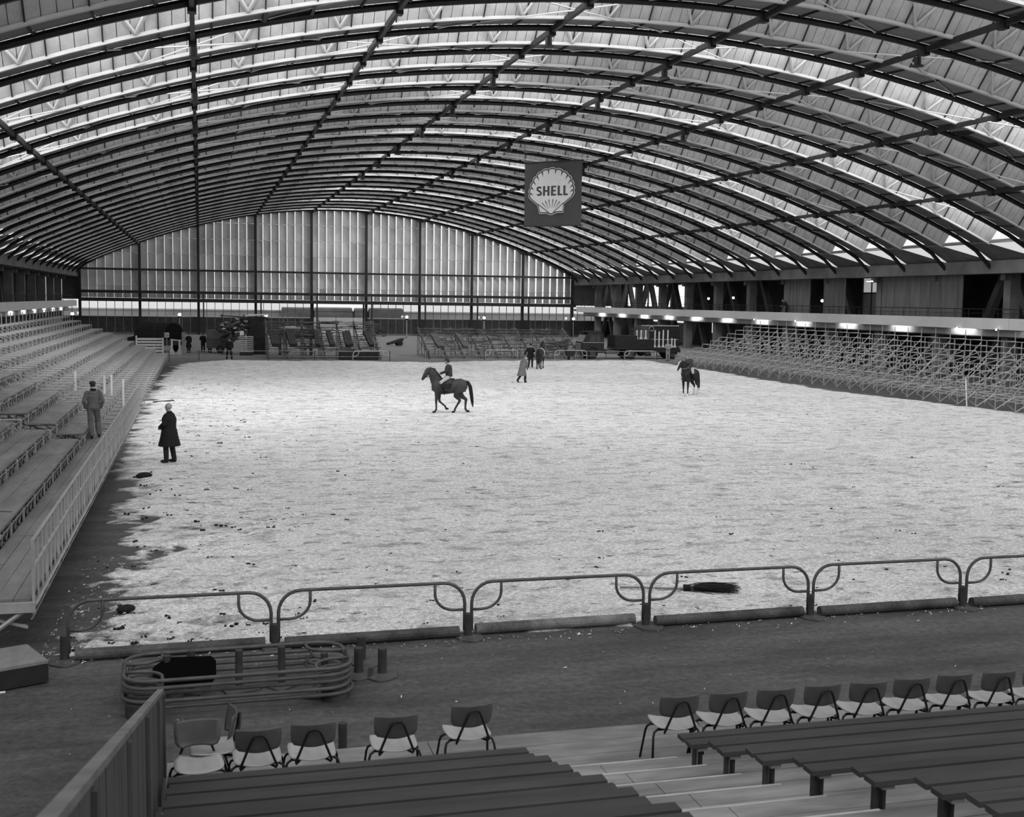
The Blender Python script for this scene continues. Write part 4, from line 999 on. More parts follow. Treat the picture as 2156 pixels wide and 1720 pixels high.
# dark figure at the far left rail
person((2.28, 98.5, 0), 2.9, 'man in dark clothes and cap standing at the far left rail', dict(knL=(-.16, .03, .49), anL=(-.2, 0, .09), knR=(.16, .03, .49), anR=(.2, 0, .09), elL=(-.3, -.02, 1.15), wrL=(-.26, .08, .95)), 'jacket', BLACKC, BLACKC, ('cap', BLACKC), None, 1.0, voxel=.018)
for x, y, a, lab, st in ((-1.0, 110.5, 2.6, 'dark-clothed man beside the canvas truck, leftmost of three', 'coat'), (.25, 111.5, 3.3, 'dark-clothed man behind the canvas truck, middle of three', 'jacket'), (.85, 110.8, 3.6, 'dark-clothed man beside the grey trailer, rightmost of three', 'coat')):
    person((x, y, 0), a, lab, dict(elR=(.27, .06, 1.15), wrR=(.2, .22, 1.05)), st, BLACKC, DKT, ('cap', BLACKC), None, 1.02, 'men around the canvas truck', voxel=.02)
person((38.2, 117.0, 0), 2.2, 'man in a pale jacket walking behind the flatbed cab', dict(knL=(-.1, .12, .5), anL=(-.1, .2, .09), anR=(.1, -.25, .1), knR=(.1, -.05, .5)), 'jacket', PALEC, DKT, None, DHAIR, 1.0, voxel=.02)
person((39.9, 97.2, 0), 3.0, 'man in pale work clothes standing by the flatbed tail', dict(elL=(-.26, .1, 1.15), wrL=(-.12, .26, 1.1), elR=(.26, .1, 1.15), wrR=(.1, .26, 1.1)), 'overall', PALEC, PALEC, None, DHAIR, 1.02, voxel=.018)
person((52.95, 100.3, 4.0), 1.45, 'dark man leaning on the right balcony rail', dict(waist=(0, .08, 1.06), chest=(0, .2, 1.24), neck=(0, .32, 1.37), head=(0, .42, 1.50), face=(0, 1, -.3), shL=(-.18, .25, 1.33), elL=(-.22, .38, 1.12), wrL=(-.2, .5, 1.0), shR=(.18, .25, 1.33), elR=(.22, .38, 1.12), wrR=(.2, .5, 1.0)), 'jacket', DKJ, DKT, None, DHAIR, 1.0, voxel=.02)
# ------------------------------------------------------------------ horse
def horse(loc, yaw, label, coat, legs, head='up', headyaw=0, marks=None, tack=True, scale=1.0, tailswing=0, dark=None):
    t = empty('horse', loc, yaw, label=label, category='horse'); t.scale = (scale,)*3
    dark = dark or mat('black_horse_hair', .008, .7, .3, 10)
    b = MB(); Yv = (0, 1, 0); Z = (0, 0, 1)
    b.loft([((0, -.93, 1.24), Yv, .08, .10, Z), ((0, -.84, 1.25), Yv, .20, .24, Z), ((0, -.62, 1.255), Yv, .275, .315, Z), ((0, -.38, 1.225), Yv, .285, .315, Z), ((0, -.1, 1.185), Yv, .295, .325, Z), ((0, .18, 1.17), Yv, .285, .345, Z), ((0, .42, 1.20), Yv, .245, .36, Z), ((0, .60, 1.22), Yv, .20, .28, Z), ((0, .72, 1.20), Yv, .12, .17, Z)], 18)
    # neck and head
    cy, sy = math.cos(headyaw), math.sin(headyaw)
    def hp(y, z, k=1.0):       # turn the upper neck and head sideways
        d = y-.55; return V3(d*sy*k, .55+d*cy if k else y, z)
    if head == 'up': N = [(.42, 1.30), (.55, 1.53), (.66, 1.75), (.74, 1.92)]; HD = [(.78, 2.0), (.87, 1.92), (.98, 1.76), (1.085, 1.60), (1.135, 1.515)]
    else: N = [(.46, 1.30), (.70, 1.42), (.92, 1.52), (1.10, 1.60)]; HD = [(1.16, 1.66), (1.25, 1.58), (1.37, 1.42), (1.47, 1.27), (1.52, 1.19)]
    np_ = [hp(*q) for q in N]; hd = [hp(*q) for q in HD]
    for P_, R_ in ((np_, [(.19, .31), (.14, .255), (.11, .205), (.09, .165)]), (hd, [(.08, .10), (.105, .155), (.088, .12), (.07, .085), (.056, .062)])):
        rings = []
        for i, p in enumerate(P_):
            d = P_[min(i+1, len(P_)-1)]-P_[max(i-1, 0)]; side = V3(cy, -sy, 0)
            upv = side.cross(d).normalized(); rings.append((p, d, R_[i][0], R_[i][1], upv))
        b.loft(rings, 14)
    b.ell(hd[1], (.08, .11, .12), 10, 8); b.ell(np_[-1].lerp(hd[0], .5), (.075, .09, .10), 10, 8); b.ell(hd[-1], (.052, .055, .06), 10, 8)
    sd = V3(cy, -sy, 0); fwd = V3(sy, cy, 0)
    for s in (-1, 1): e = hd[0]+sd*(s*.055)-fwd*.01; b.tube([e, e+V3(0, 0, .07)+sd*(s*.012), e+V3(0, 0, .15)+sd*(s*.02)+fwd*.01], [.035, .032, .006], 8)
    # legs: name -> (upper, mid joint, fetlock, hoof)
    for nm, (x, top, mid, fet, hoof) in legs.items():
        fr = nm[0] == 'F'
        T, M_, F_, H_ = V3(x, *top), V3(x*.92, *mid), V3(x*.9, *fet), V3(x*.9, *hoof)
        if fr:
            b.loft([(V3(x*.8, .45, 1.15), (0, 0, 1), .11, .19, (0, 1, 0)), (T, T-M_, .085, .125, (0, 1, 0)), (T.lerp(M_, .55), T-M_, .068, .082, (0, 1, 0)), (M_+V3(0, 0, .06), T-M_, .06, .064, (0, 1, 0)), (M_, M_-F_, .058, .062, (0, 1, 0)), (M_.lerp(F_, .3), M_-F_, .043, .05, (0, 1, 0)), (F_+V3(0, 0, .04), M_-F_, .043, .048, (0, 1, 0)), (F_, F_-H_, .052, .056, (0, 1, 0)), (H_.lerp(F_, .4), F_-H_, .04, .045, (0, 1, 0)), (H_+V3(0, 0, .05), (0, 0, 1), .052, .06, (0, 1, 0)), (H_, (0, 0, 1), .062, .075, (0, 1, 0))], 12)
        else:
            st = V3(x*1.0, (top[0]*.6+mid[0]*.4)+.13, (top[1]*.62+mid[1]*.38))
            b.loft([(V3(x*.75, -.60, 1.28), (0, 0, 1), .15, .27, (0, 1, 0)), (V3(x, top[0], top[1]), (0, -.1, 1), .135, .22, (0, 1, 0)), (st, st-M_, .10, .145, (0, 1, 0)), (st.lerp(M_, .55), st-M_, .078, .10, (0, 1, 0)), (M_+V3(0, 0, .06), st-M_, .056, .076, (0, 1, 0)), (M_-V3(0, 0, .04), M_-F_, .053, .068, (0, 1, 0)), (M_.lerp(F_, .35), M_-F_, .045, .054, (0, 1, 0)), (F_+V3(0, 0, .04), M_-F_, .044, .052, (0, 1, 0)), (F_, F_-H_, .053, .058, (0, 1, 0)), (H_.lerp(F_, .4), F_-H_, .042, .046, (0, 1, 0)), (H_+V3(0, 0, .05), (0, 0, 1), .052, .06, (0, 1, 0)), (H_, (0, 0, 1), .062, .075, (0, 1, 0))], 12)
            b.ell(M_+V3(0, -.045, .02), (.035, .045, .07), 8, 6)
        # dark hoof
        q = MB(); q.loft([(H_+V3(0, 0, .075), (0, 0, 1), .056, .066, (0, 1, 0)), (H_-V3(0, 0, .005), (0, 0, 1), .070, .084, (0, 1, 0))], 12); q.build('hoof', dark if not (marks and nm in marks) else WHITEP, t, True)
        if marks and nm in marks:
            k = marks[nm]; A = H_+V3(0, 0, .06); B = F_.lerp(M_, k)
            q = MB(); q.loft([(A, (0, 0, 1), .06, .068, (0, 1, 0)), (F_, F_-H_, .059, .064, (0, 1, 0)), (B, M_-F_, .052, .060, (0, 1, 0))], 12); q.build('white_sock', WHITEP, t, True)
    remesh(b.build('body', coat, t), .02, 9)
    # mane, tail
    m = MB(); up0 = []
    for i in range(len(np_)):
        d = (np_[min(i+1, 3)]-np_[max(i-1, 0)]).normalized(); u = sd.cross(d).normalized(); r = (.31, .255, .205, .165)[i]; up0.append(np_[i]+u*(r-.01))
    m.tube([up0[0]-V3(0, .1, .02), up0[0], up0[1], up0[2], up0[3], hd[0]+V3(0, 0, .06)], [.015, .035, .045, .045, .04, .02], 8)
    for i in range(4): m.ell(up0[i]+sd*.06-V3(0, 0, .06), (.03, .09, .11), 8, 6)
    remesh(m.build('mane', dark, t), .018, 2)
    q = MB(); s = tailswing
    q.tube([(0, -.78, 1.44), (s*.1, -.95, 1.40), (s*.3, -1.05, 1.2), (s*.5, -1.10, .9), (s*.7, -1.15, .52), (s*.8, -1.18, .25)], [.06, .075, .09, .09, .075, .02], 10); remesh(q.build('tail', dark, t), .018, 1)
    if tack:
        lt = mat('dark_saddle_leather', .010, .4, .2, 8)
        q = MB(); q.loft([((0, -.32, 1.53), Yv, .16, .06, Z), ((0, -.2, 1.535), Yv, .19, .05, Z), ((0, .0, 1.515), Yv, .18, .05, Z), ((0, .2, 1.545), Yv, .12, .06, Z)], 12)
        for s in (-1, 1): q.loft([((s*.12, -.05, 1.52), (s*.5, 0, -1), .05, .24, Yv), ((s*.285, .0, 1.36), (s*.35, 0, -1), .03, .24, Yv), ((s*.315, .06, 1.1), (0, 0, -1), .02, .2, Yv)], 10)
        remesh(q.build('saddle', lt, t), .018, 2)
        q = MB(); q.tube([(.305*math.cos(a), .12, 1.17+.36*math.sin(a)) for a in [2*math.pi*i/20 for i in range(20)]], .018, 6, True); q.build('girth', lt, t)
        q = MB()
        def ring(c, d, r1, r2, r=.011):
            d = d.normalized(); u = sd.cross(d).normalized(); q.tube([c+sd*(math.cos(a)*r1)+u*(math.sin(a)*r2) for a in [2*math.pi*i/14 for i in range(14)]], r, 5, True)
        ring(hd[2].lerp(hd[3], .45), hd[3]-hd[2], .078, .092); ring(hd[0].lerp(hd[1], .25), hd[1]-hd[0], .092, .118)
        for s in (-1, 1): q.tube([hd[0]+sd*(s*.09), hd[1]+sd*(s*.10), hd[2].lerp(hd[3], .45)+sd*(s*.08)], .01, 5)
        q.build('bridle', lt, t)
    if marks and 'blaze' in marks:
        q = MB(); pts = []
        for i, (k, w) in enumerate(zip(hd, (.035, .055, .052, .05, .05))):
            d = hd[min(i+1, 4)]-hd[max(i-1, 0)]; u = sd.cross(d).normalized()
            r = (.10, .155, .12, .085, .062)[i]; pts.append((k+u*(r*.92), d, w, .028, u))
        q.loft(pts, 10); q.ell(hd[4]+fwd*.01, (.053, .058, .05), 10, 8); remesh(q.build('blaze', WHITEP, t), .015, 1)
    return t, hd, sd
def rider_pose(lean=.0, ty=0):
    return dict(pelvis=(0, -.08, 1.66), waist=(0, -.08+lean*.4, 1.80), chest=(0, -.06+lean, 2.02), neck=(0, -.05+lean*1.3, 2.19), head=(0, -.01+lean*1.5, 2.34), shL=(-.185, -.06+lean*1.2, 2.13), shR=(.185, -.06+lean*1.2, 2.13),
                elL=(-.24, .02+lean, 1.87), wrL=(-.08, .28+lean*.5, 1.80), elR=(.24, .02+lean, 1.87), wrR=(.08, .28+lean*.5, 1.80), hipL=(-.11, -.05, 1.64), hipR=(.11, -.05, 1.64),
                knL=(-.36, .30, 1.42), knR=(.36, .30, 1.42), anL=(-.37, .10, 1.02), anR=(.37, .10, 1.02), toeL=(-.25, 1, .1), toeR=(.25, 1, .1))
def reins(hd, sd, pose, parent, m):
    for s, w in ((-1, 'wrL'), (1, 'wrR')): MB().tube([hd[3]+sd*(s*.07), hd[3].lerp(Vector(pose[w]), .5)+sd*(s*.24)-V3(0, 0, .04), Vector(pose[w])], .011, 5).build('rein', m, parent)
BAY = mat('dark_bay_coat', .034, .55, .4, 1.6); BLK = mat('black_horse_coat', .010, .5, .3, 3); BROWN = mat('brown_horse_coat', .028, .55, .4, 2)
walk = dict(FL=(-.15, (.46, .92), (.50, .50), (.49, .15), (.60, .0)), FR=(.15, (.38, .92), (.36, .52), (.08, .24), (.0, .13)), HL=(-.15, (-.52, .98), (-.56, .56), (-.36, .14), (-.28, .0)), HR=(.15, (-.66, .98), (-.86, .56), (-.84, .17), (-.96, .03)))
stand = dict(FL=(-.17, (.46, .92), (.47, .50), (.46, .15), (.50, .0)), FR=(.17, (.44, .92), (.43, .50), (.42, .15), (.46, .0)), HL=(-.18, (-.58, .98), (-.76, .54), (-.74, .16), (-.70, .0)), HR=(.18, (-.66, .98), (-.90, .54), (-.88, .16), (-.84, .0)))
LE = mat('rein_leather', .012, .5); RT = mat('pale_rein', .30, .7)
# 1 bay horse in profile, walking left
yaw1 = math.radians(90-11)
h1, hd1, sd1 = horse((10.7, 51.8, .05), yaw1, 'dark bay horse walking left with a hatted rider', BAY, walk, tailswing=0, scale=.98)
p1 = rider_pose(0.02); rd = person((10.7, 51.8, .05), yaw1, 'rider in a trilby hat, dark jacket and pale breeches on the bay horse', dict(p1, face=(.3, 1, 0), shL=(-.16, .03, 2.13), shR=(.16, -.13, 2.13), elL=(-.25, .06, 1.9), knL=(-.36, .30, 1.40)), 'jacket', DKJ, BREECH, ('fedora', mat('dark_felt_hat', .035, .9)), DHAIR, .98, shoe=BLACKC, bulk=1.12, tf=(.42, .9, 0))
reins(hd1, sd1, p1, h1, LE)
def boots(rd, p):
    q = MB()
    for s in 'LR':
        k, a = Vector(p['kn'+s]), Vector(p['an'+s]); MB().tube([k.lerp(a, .18), k.lerp(a, .55), a, a+(a-k).normalized()*.10], [.088, .086, .078, .07], 10).build('boot', BLACKC, rd, True)
boots(rd, p1)
# 2 black horse with white blaze, standing to the camera
yaw2 = math.radians(180-52)
h2, hd2, sd2 = horse((25.9, 59.9, .05), yaw2, 'black horse with a white blaze and white socks standing at the right', BLK, stand, headyaw=.45, marks=dict(blaze=1, HL=.75, HR=.8, FL=.03, FR=.03), scale=.93)
p2 = dict(rider_pose(.12), head=(.02, .24, 2.28), face=(.25, 1, -.7), up=(0, .6, 1), wrL=(-.10, .22, 1.74), wrR=(.12, .20, 1.74)); rd2 = person((25.9, 59.9, .05), yaw2, 'bareheaded rider in a dark jacket looking down on the black horse', p2, 'jacket', mat('dark_tweed', .05, .9, .2, 6), BREECH, None, mat('mid_hair', .14, .8), .93, shoe=BLACKC, bulk=1.12)
reins(hd2, sd2, p2, h2, RT); boots(rd2, p2)
# 3 far horse seen from behind, led by a man in black
yaw3 = math.radians(-24)
h3, hd3, sd3 = horse((24.75, 85.3, .05), yaw3, 'brown horse seen from behind being led away at the far rail', BROWN, dict(stand, FL=(-.15, (.46, .92), (.55, .52), (.45, .18), (.42, .05))), head='up', headyaw=.25, tack=False, scale=.98)
MB().tube([(.30*math.cos(a), .08, 1.20+.345*math.sin(a)) for a in [2*math.pi*i/22 for i in range(22)]], .035, 6, True).build('surcingle', WHITEP, h3)
person((24.2, 86.1, .05), yaw3+.1, 'man in a long black coat leading the far horse', dict(elL=(-.36, -.02, 1.16), wrL=(-.42, .05, .95), elR=(.26, .1, 1.2), wrR=(.3, .35, 1.25), anL=(-.13, -.12, .1), anR=(.12, .14, .09), knR=(.12, .13, .5), hem=(0, 0, .78)), 'coat', BLACKC, DKJ, ('cap', BLACKC), None, 1.04, voxel=.018, bulk=1.2)
# ------------------------------------------------------------------ far end of the arena
def far_stands():
    OLD = mat('old_scaffold_tube', .13, .6, .35, 4)
    for nm, x0, n, y0, lab in (('left', 5.5, 7, 98.9, 'dark scaffold stand loaded with planks behind the far left rail'), ('right', 19.2, 10, 100.4, 'low cluttered scaffold stand behind the far rail, left of the flatbed truck')):
        root = empty('scaffold_stand', (x0, y0, 0), label=lab, category='scaffold')
        mb, T, xe = stand_frame(1, 9, .35, .33 if nm == 'left' else .26, .68, .7)
        mb.beam((0, 0, .05), (xe, 0, T[-1][1]+.1), .12, .10, (0, 1, 0)); me = mb.mesh('frame', OLD)
        for i in range(n):
            o = obj('frame', me, root, (1.53*i, 0, 0), math.pi/2)
        L = 1.53*(n-1)
        for k, (o, z) in enumerate(T):
            for dz in (0, -.16): MB().tube([(-.2, o, z+dz), (L+.2, o, z+dz)], .022, 5).build('rail', OLD, root)
        for i in range(n-1):
            a = 1.53*i
            MB().tube([(a, xe, .3), (a+1.53, xe, T[-1][1])], .02, 4).build('brace', OLD, root); MB().tube([(a, .02, .05 if i % 2 else .35), (a+1.53, .02, .35 if i % 2 else .05)], .02, 4).build('brace', OLD, root)
            if i % 2: MB().tube([(a+1.53, T[5][0], .3), (a, T[5][0], T[5][1])], .02, 4).build('brace', OLD, root)
        for i in range(n): MB().tube([(1.53*i, xe, T[-1][1]), (1.53*i+.0, xe, T[-1][1]+.75)], .022, 4).build('standard', OLD, root)
    PL = mat('bundled_plank', .045, .8, .4, 3); PE = mat('plank_end', .10, .8, .3, 5)
    def bundle(x, y, s, L, nx, nz, rz, lab, m=PL):
        t = empty('plank_bundle', (x, y, s), label=lab, category='planks', group='plank bundles on the far stands')
        t.rotation_euler = (math.radians(24), 0, rz)
        for i in range(nx):
            for j in range(nz):
                d = random.uniform(-.08, .08); MB().box(-nx*.11+.22*i+.01, -nx*.11+.22*(i+1)-.01, d, L+d, .06*j, .06*j+.055).build('plank', m, t)
    for x, w, lab in ((6.1, 3, 'first plank bundle from the left on the far left stand'), (7.55, 3, 'second plank bundle from the left on the far left stand'), (9.6, 2, 'third plank bundle from the left on the far left stand'), (10.8, 2, 'fourth plank bundle from the left on the far left stand'), (12.2, 3, 'fifth plank bundle from the left on the far left stand'), (14.1, 2, 'rightmost plank bundle on the far left stand')):
        bundle(x, 100.1, .98, 2.6, w, 5, random.uniform(-.05, .1), 'dark '+lab)
    for x, w, lab in ((20.4, 3, 'left plank bundle on the far right stand'), (22.6, 2, 'right plank bundle on the far right stand')): bundle(x, 101.6, .85, 2.6, w, 4, .1, 'dark '+lab, mat('greyish_plank', .11, .8, .3, 3))
    # cross boards and litter on the stands
    rnd = random.Random(12)
    for (xa, xb, ya, slope, n, nm) in ((5.6, 15.2, 99.2, .48, 110, 'left'), (18.8, 33, 100.8, .38, 120, 'right')):
        mb = MB()
        for i in range(n):
            y = ya+rnd.uniform(0, 5.4); z = .42+(y-ya)*slope; x = rnd.uniform(xa, xb-1.2); a = rnd.gauss(0, .12); l = rnd.uniform(.5, 1.9)
            mb.cbox((x+l/2, y, z+rnd.uniform(.0, .1)), (l, rnd.uniform(.12, .28), rnd.uniform(.03, .09)), a)
        mb.build('loose_boards', mat('mixed_loose_boards', .085, .8, .85, 1.1, coords='World'), kind='stuff', label='loose boards strewn over the far %s scaffold stand' % nm, category='boards')
    t = empty('board_stack', (8.0, 105.9, 0), label='dark stack of long boards with pale cloth on top behind the far left stand', category='boards')
    for j in range(9): MB().box(-1.6+random.uniform(-.1, .1), 1.9+random.uniform(-.1, .1), -.5, .5, 1.45+.1*j, 1.54+.1*j).build('board', PL, t)
    for x in (-1.2, 1.5): MB().box(x-.1, x+.1, -.45, .45, 0, 1.45).build('trestle', DARK, t)
    MB().ell((-.1, 0, 2.4), (1.2, .45, .16), 12, 6).build('pale_cloth', WHITEP, t, True)
    MB().box(11.2, 14.4, 98.0, 98.8, 0, .68).build('dark_low_bin', mat('dark_bin', .02, .8, .2, 3), label='long dark bin in front of the far left stand', category='bin')
far_stands()
def far_fence():
    ph, pl = barrier_meshes(2.95, .80, .034, PALET, 7)
    for x, y, lab in ((13.55, 96.6, 'pale hoop barrier before the dark bin at the far rail'), (25.25, 99.1, 'pale hoop barrier left of the led horse at the far rail'), (31.5, 99.0, 'pale hoop barrier before the flatbed cab'), (37.85, 98.6, 'pale hoop barrier before the flatbed rear wheels')):
        t = empty('barrier', (x, y, .02), label=lab, category='barrier', group='far barrier hoops'); obj('hoop', ph, t); [obj('corner_loop', q, t) for q in pl]
    mb = empty('rail_fence', (0, 97.5, 0), label='thin pipe rail fence closing the far side of the arena', category='fence')
    pts = [(-2.3, -3.2), (-.1, .1), (5.3, .0), (9.0, -.6), (12.0, -.9), (15.1, -.9)]; pr = [(18.8, 1.4), (23.7, 1.6), (26.8, 1.6), (33.0, 1.5), (36.3, 1.1), (39.4, 1.1)]
    for P_ in (pts, pr):
        for z in (.34, .76): MB().tube([(x, y, z) for x, y in P_], .022, 5).build('rail', mat('rail_grey', .22, .6, .2, 3), mb)
        for x, y in P_: MB().tube([(x, y, 0), (x, y, .82)], .035, 6).build('post', mat('rail_dark', .05, .6, .2, 3), mb)
far_fence()
def wheel(r, w, m=None, name='wheel'):
    a = MB(); n = 20
    a.loft([((-w/2, 0, 0), (1, 0, 0), r*.82, r*.82, (0, 0, 1)), ((-w/2+.03, 0, 0), (1, 0, 0), r, r, (0, 0, 1)), ((w/2-.03, 0, 0), (1, 0, 0), r, r, (0, 0, 1)), ((w/2, 0, 0), (1, 0, 0), r*.82, r*.82, (0, 0, 1))], n)
    h = MB(); h.loft([((-w/2-.02, 0, 0), (1, 0, 0), r*.5, r*.5, (0, 0, 1)), ((w/2+.02, 0, 0), (1, 0, 0), r*.5, r*.5, (0, 0, 1))], 14)
    return a.mesh('tyre', mat('tyre_rubber', .018, .8, .2, 5), False), h.mesh('hub', mat('wheel_hub', .06, .5, .2, 5))
TY, HB = wheel(.5, .26)
def add_wheel(t, x, y, z, rz=0, s=1.0):
    o = obj('wheel', TY, t, (x, y, z), rz); o.scale = (s,)*3; obj('hub', HB, o)
def flatbed():
    t = empty('flatbed_truck', (32.6, 101.2, 0), label='dark cab-over flatbed truck parked behind the far right rail', category='truck')
    CAB = mat('dark_truck_paint', .02, .4, .2, 2); W_ = 2.2
    # cab: side profile extruded across the width
    prof = [(.05, .55), (.0, 1.0), (.08, 1.45), (.42, 2.22), (.62, 2.34), (1.75, 2.36), (1.95, 2.25), (2.05, 1.5), (2.05, .55), (1.5, .55), (1.42, .85), (1.15, 1.05), (.85, 1.05), (.58, .85), (.5, .55)]
    MB().prism(prof, 0, W_, lambda a, b, c: (a+.3, c-W_/2, b)).build('cab', CAB, t)
    MB().prism([(.62, 1.55), (.78, 2.12), (1.25, 2.14), (1.25, 1.55)], 0, .02, lambda a, b, c: (a+.3, c-W_/2-.025, b)).build('door_window', mat('dark_window', .06, .15, .0, 1, spec=.6), t)
    MB().prism([(1.32, 1.55), (1.32, 2.14), (1.68, 2.12), (1.72, 1.55)], 0, .02, lambda a, b, c: (a+.3, c-W_/2-.025, b)).build('quarter_window', mat('dark_window', .06), t)
    MB().hexa([(.36, -.9, 1.52), (.36, .9, 1.52), (.66, .9, 2.15), (.66, -.9, 2.15), (.40, -.9, 1.50), (.40, .9, 1.50), (.70, .9, 2.13), (.70, -.9, 2.13)]).build('windscreen', mat('pale_windscreen', .25, .2), t)
    MB().box(.32, 2.3, -W_/2-.03, -W_/2, 1.46, 1.50).build('side_trim', EDGE, t)
    for i in range(6): MB().box(.26, .33, -.75+.02*i, .75, .72+.12*i, .78+.12*i).build('grille_bar', EDGE, t)
    MB().box(.6, 2.2, -1.0, 1.0, 2.36, 2.42).build('roof_rack', DARK, t)
    rk = MB()
    for i in range(9): rk.tube([(.55+.2*i, -1.0, 2.40), (.55+.2*i, -1.0, 2.55)], .02, 5)
    rk.tube([(.55, -1.0, 2.52), (2.2, -1.0, 2.5)], .025, 5); rk.build('rack_rail', DARK, t)
    MB().tube([(.42, -1.0, 2.3), (.38, -1.0, 2.65)], .06, 6).build('mirror', DARK, t)
    MB().box(.9, 9.4, -.5, .5, .62, .85).build('chassis', DARK, t)
    MB().box(3.4, 9.6, -1.15, 1.15, .88, 1.06).build('bed', CAB, t)
    MB().box(7.0, 9.7, -1.15, 1.15, .62, .9).build('bed_skirt', CAB, t)
    MB().box(3.4, 5.5, -1.1, 1.0, 1.06, 2.12).build('load_box', mat('dark_load_box', .014, .7, .3, 3), t)
    MB().box(5.5, 7.1, -1.1, 1.0, 1.06, 1.78).build('load_box', mat('dark_load_box', .014, .7, .3, 3), t)
    for x, y, s in ((1.3, -.95, 1), (1.3, .95, 1), (4.9, -.95, 1.12), (4.9, .95, 1.12), (9.0, -.9, .9), (9.0, .9, .9)): add_wheel(t, x, y, .5*s, math.pi/2, s)
    MB().box(2.6, 3.9, -.9, -.5, .45, .8).build('fuel_tank', mat('grey_tank', .10, .5), t); MB().tube([(2.65, -.85, .0), (2.65, -.85, .6)], .03, 5).build('prop', DARK, t)
    # pale posts standing on the bed, each a thing
    for i, (x, z0, z1) in enumerate(((5.6, 1.8, 2.62), (6.0, 1.8, 2.62), (6.45, 1.8, 2.62), (7.35, 1.07, 2.62), (7.75, 1.07, 2.5), (8.15, 1.07, 2.64), (8.6, 1.07, 2.64), (9.0, 1.07, 1.9), (9.3, 1.07, 1.85))):
        p = empty('jump_post', (32.6+x, 100.5, z0), label='pale jump stand post on the flatbed, %s from the left' % ['first', 'second', 'third', 'fourth', 'fifth', 'sixth', 'seventh', 'eighth', 'ninth'][i], category='post', group='pale posts on the flatbed')
        MB().box(-.05, .05, -.05, .05, 0, z1-z0).build('shaft', WHITEP, p); MB().prism([(-.14, 0), (.14, 0), (.06, .22), (-.06, .22)], -.06, .06, lambda a, b, c: (a, c, b)).build('foot', WHITEP, p)
    mb = MB(); mb.beam((5.0, -.7, 2.68), (9.7, -.7, 2.74), .07, .07)
    for x in (5.1, 6.9, 9.6): mb.tube([(x, -.7, 1.05), (x, -.7, 2.8)], .03, 5)
    mb.tube([(6.9, -.7, 2.1), (7.4, -.7, 2.65)], .025, 4); mb.build('load_frame', DARK, t)
flatbed()
def far_vehicles():
    # dark wagon right of the flatbed
    t = empty('covered_wagon', (42.2, 105.6, 0), label='dark slab-sided wagon with round lamps right of the flatbed', category='wagon')
    MB().box(-1.2, 1.7, -1.1, 1.1, .75, 2.95).build('body', mat('dark_wagon', .013, .6, .2, 2), t); MB().box(-2.0, -1.2, -1.05, 1.0, .8, 2.9).build('front', mat('wagon_grey', .10, .6, .2, 2), t)
    MB().box(-2.05, 1.75, -1.16, -1.1, 2.9, 2.99).build('roof_trim', EDGE, t); MB().box(-1.0, 1.75, -1.13, -1.1, 1.62, 1.68).build('waist_trim', EDGE, t)
    for z in (2.65, 1.35): MB().tube([(-1.05+.22*math.cos(a), -1.15, z+.22*math.sin(a)) for a in [2*math.pi*i/16 for i in range(16)]], .04, 6, True).build('lamp_ring', EDGE, t)
    for x in (-1.3, 1.0):
        for y in (-.9, .9): add_wheel(t, x, y, .42, math.pi/2, .84)
    # canvas truck at the far left
    t = empty('canvas_truck', (-2.7, 111.6, 0), math.radians(38), label='dark canvas-covered truck with open tail painted as shade at the far left', category='truck')
    CV = mat('dark_canvas', .018, .9, .3, 2)
    n = 10; arc = [(1.1*math.cos(math.pi*i/n), 1.55+1.15*math.sin(math.pi*i/n)**.7) for i in range(n+1)]
    MB().prism([(x, z) for x, z in arc]+[(-1.1, 1.1), (1.1, 1.1)], -.6, 3.0, lambda a, b, c: (a, c, b)).build('canvas_hood', CV, t)
    ia = [(x*.86, 1.2+(z-1.1)*.88) for x, z in arc]
    MB().prism(ia+[(-.9, 1.15), (.9, 1.15)], -.63, -.605, lambda a, b, c: (a, c, b)).build('tail_shade_sheet', mat('interior_shade_black', .003, 1), t)  # black sheet paints the shaded inside; the hood itself is solid
    MB().box(-1.1, 1.1, -.65, 3.0, .62, 1.15).build('body', CV, t); MB().box(-1.1, 1.1, -.72, -.65, .65, 1.12).build('tailboard', mat('tailboard', .03, .7, .2, 3), t)
    MB().prism([(3.0, .5), (5.0, .5), (5.0, 1.2), (4.0, 1.35), (3.75, 2.05), (3.0, 2.1)], -.95, .95, lambda a, b, c: (c, a, b)).build('cab', CV, t)
    for x in (-.95, .95):
        for y in (.3, 4.2): add_wheel(t, x, y, .45, 0, .9)
    # grey trailer, heap and timber stack
    t = empty('grey_trailer', (1.75, 110.2, 0), label='plain grey box trailer left of the tall timber stack', category='trailer')
    MB().box(-1.2, 1.15, -.8, .8, .45, 1.28).build('lower_body', mat('trailer_grey', .075, .7, .2, 2), t); MB().box(-1.2, 1.15, -.78, .8, 1.3, 2.08).build('upper_body', mat('trailer_grey_light', .11, .7, .2, 2), t); MB().box(.75, 1.15, -.82, -.78, .5, 2.0).build('door', mat('trailer_door', .2, .7), t)
    for y in (-.75, .75): add_wheel(t, 0, y, .36, math.pi/2, .72)
    t = empty('timber_stack', (4.9, 108.0, 0), label='tall dark timber stack at the left end of the far stand', category='timber')
    for j in range(24):
        for i in range(4): MB().box(-.75+random.uniform(-.12, .12), .75+random.uniform(-.1, .2), -.6+.3*i, -.6+.3*i+.27, .14*j, .14*j+.13).build('beam', mat('dark_timber', .022, .8, .5, 2), t)
    for i in range(4): MB().tube([(-1.0+.1*i, -.5+.3*i, 3.40+.03*i), (1.0, -.4+.25*i, 3.55)], .045, 5).build('pale_pole', WHITEP, t)
    # rack of bundled gear
    t = empty('gear_rack', (2.9, 107.4, 0), label='rack heaped with bundled poles and canvas above the far left rail', category='rack')
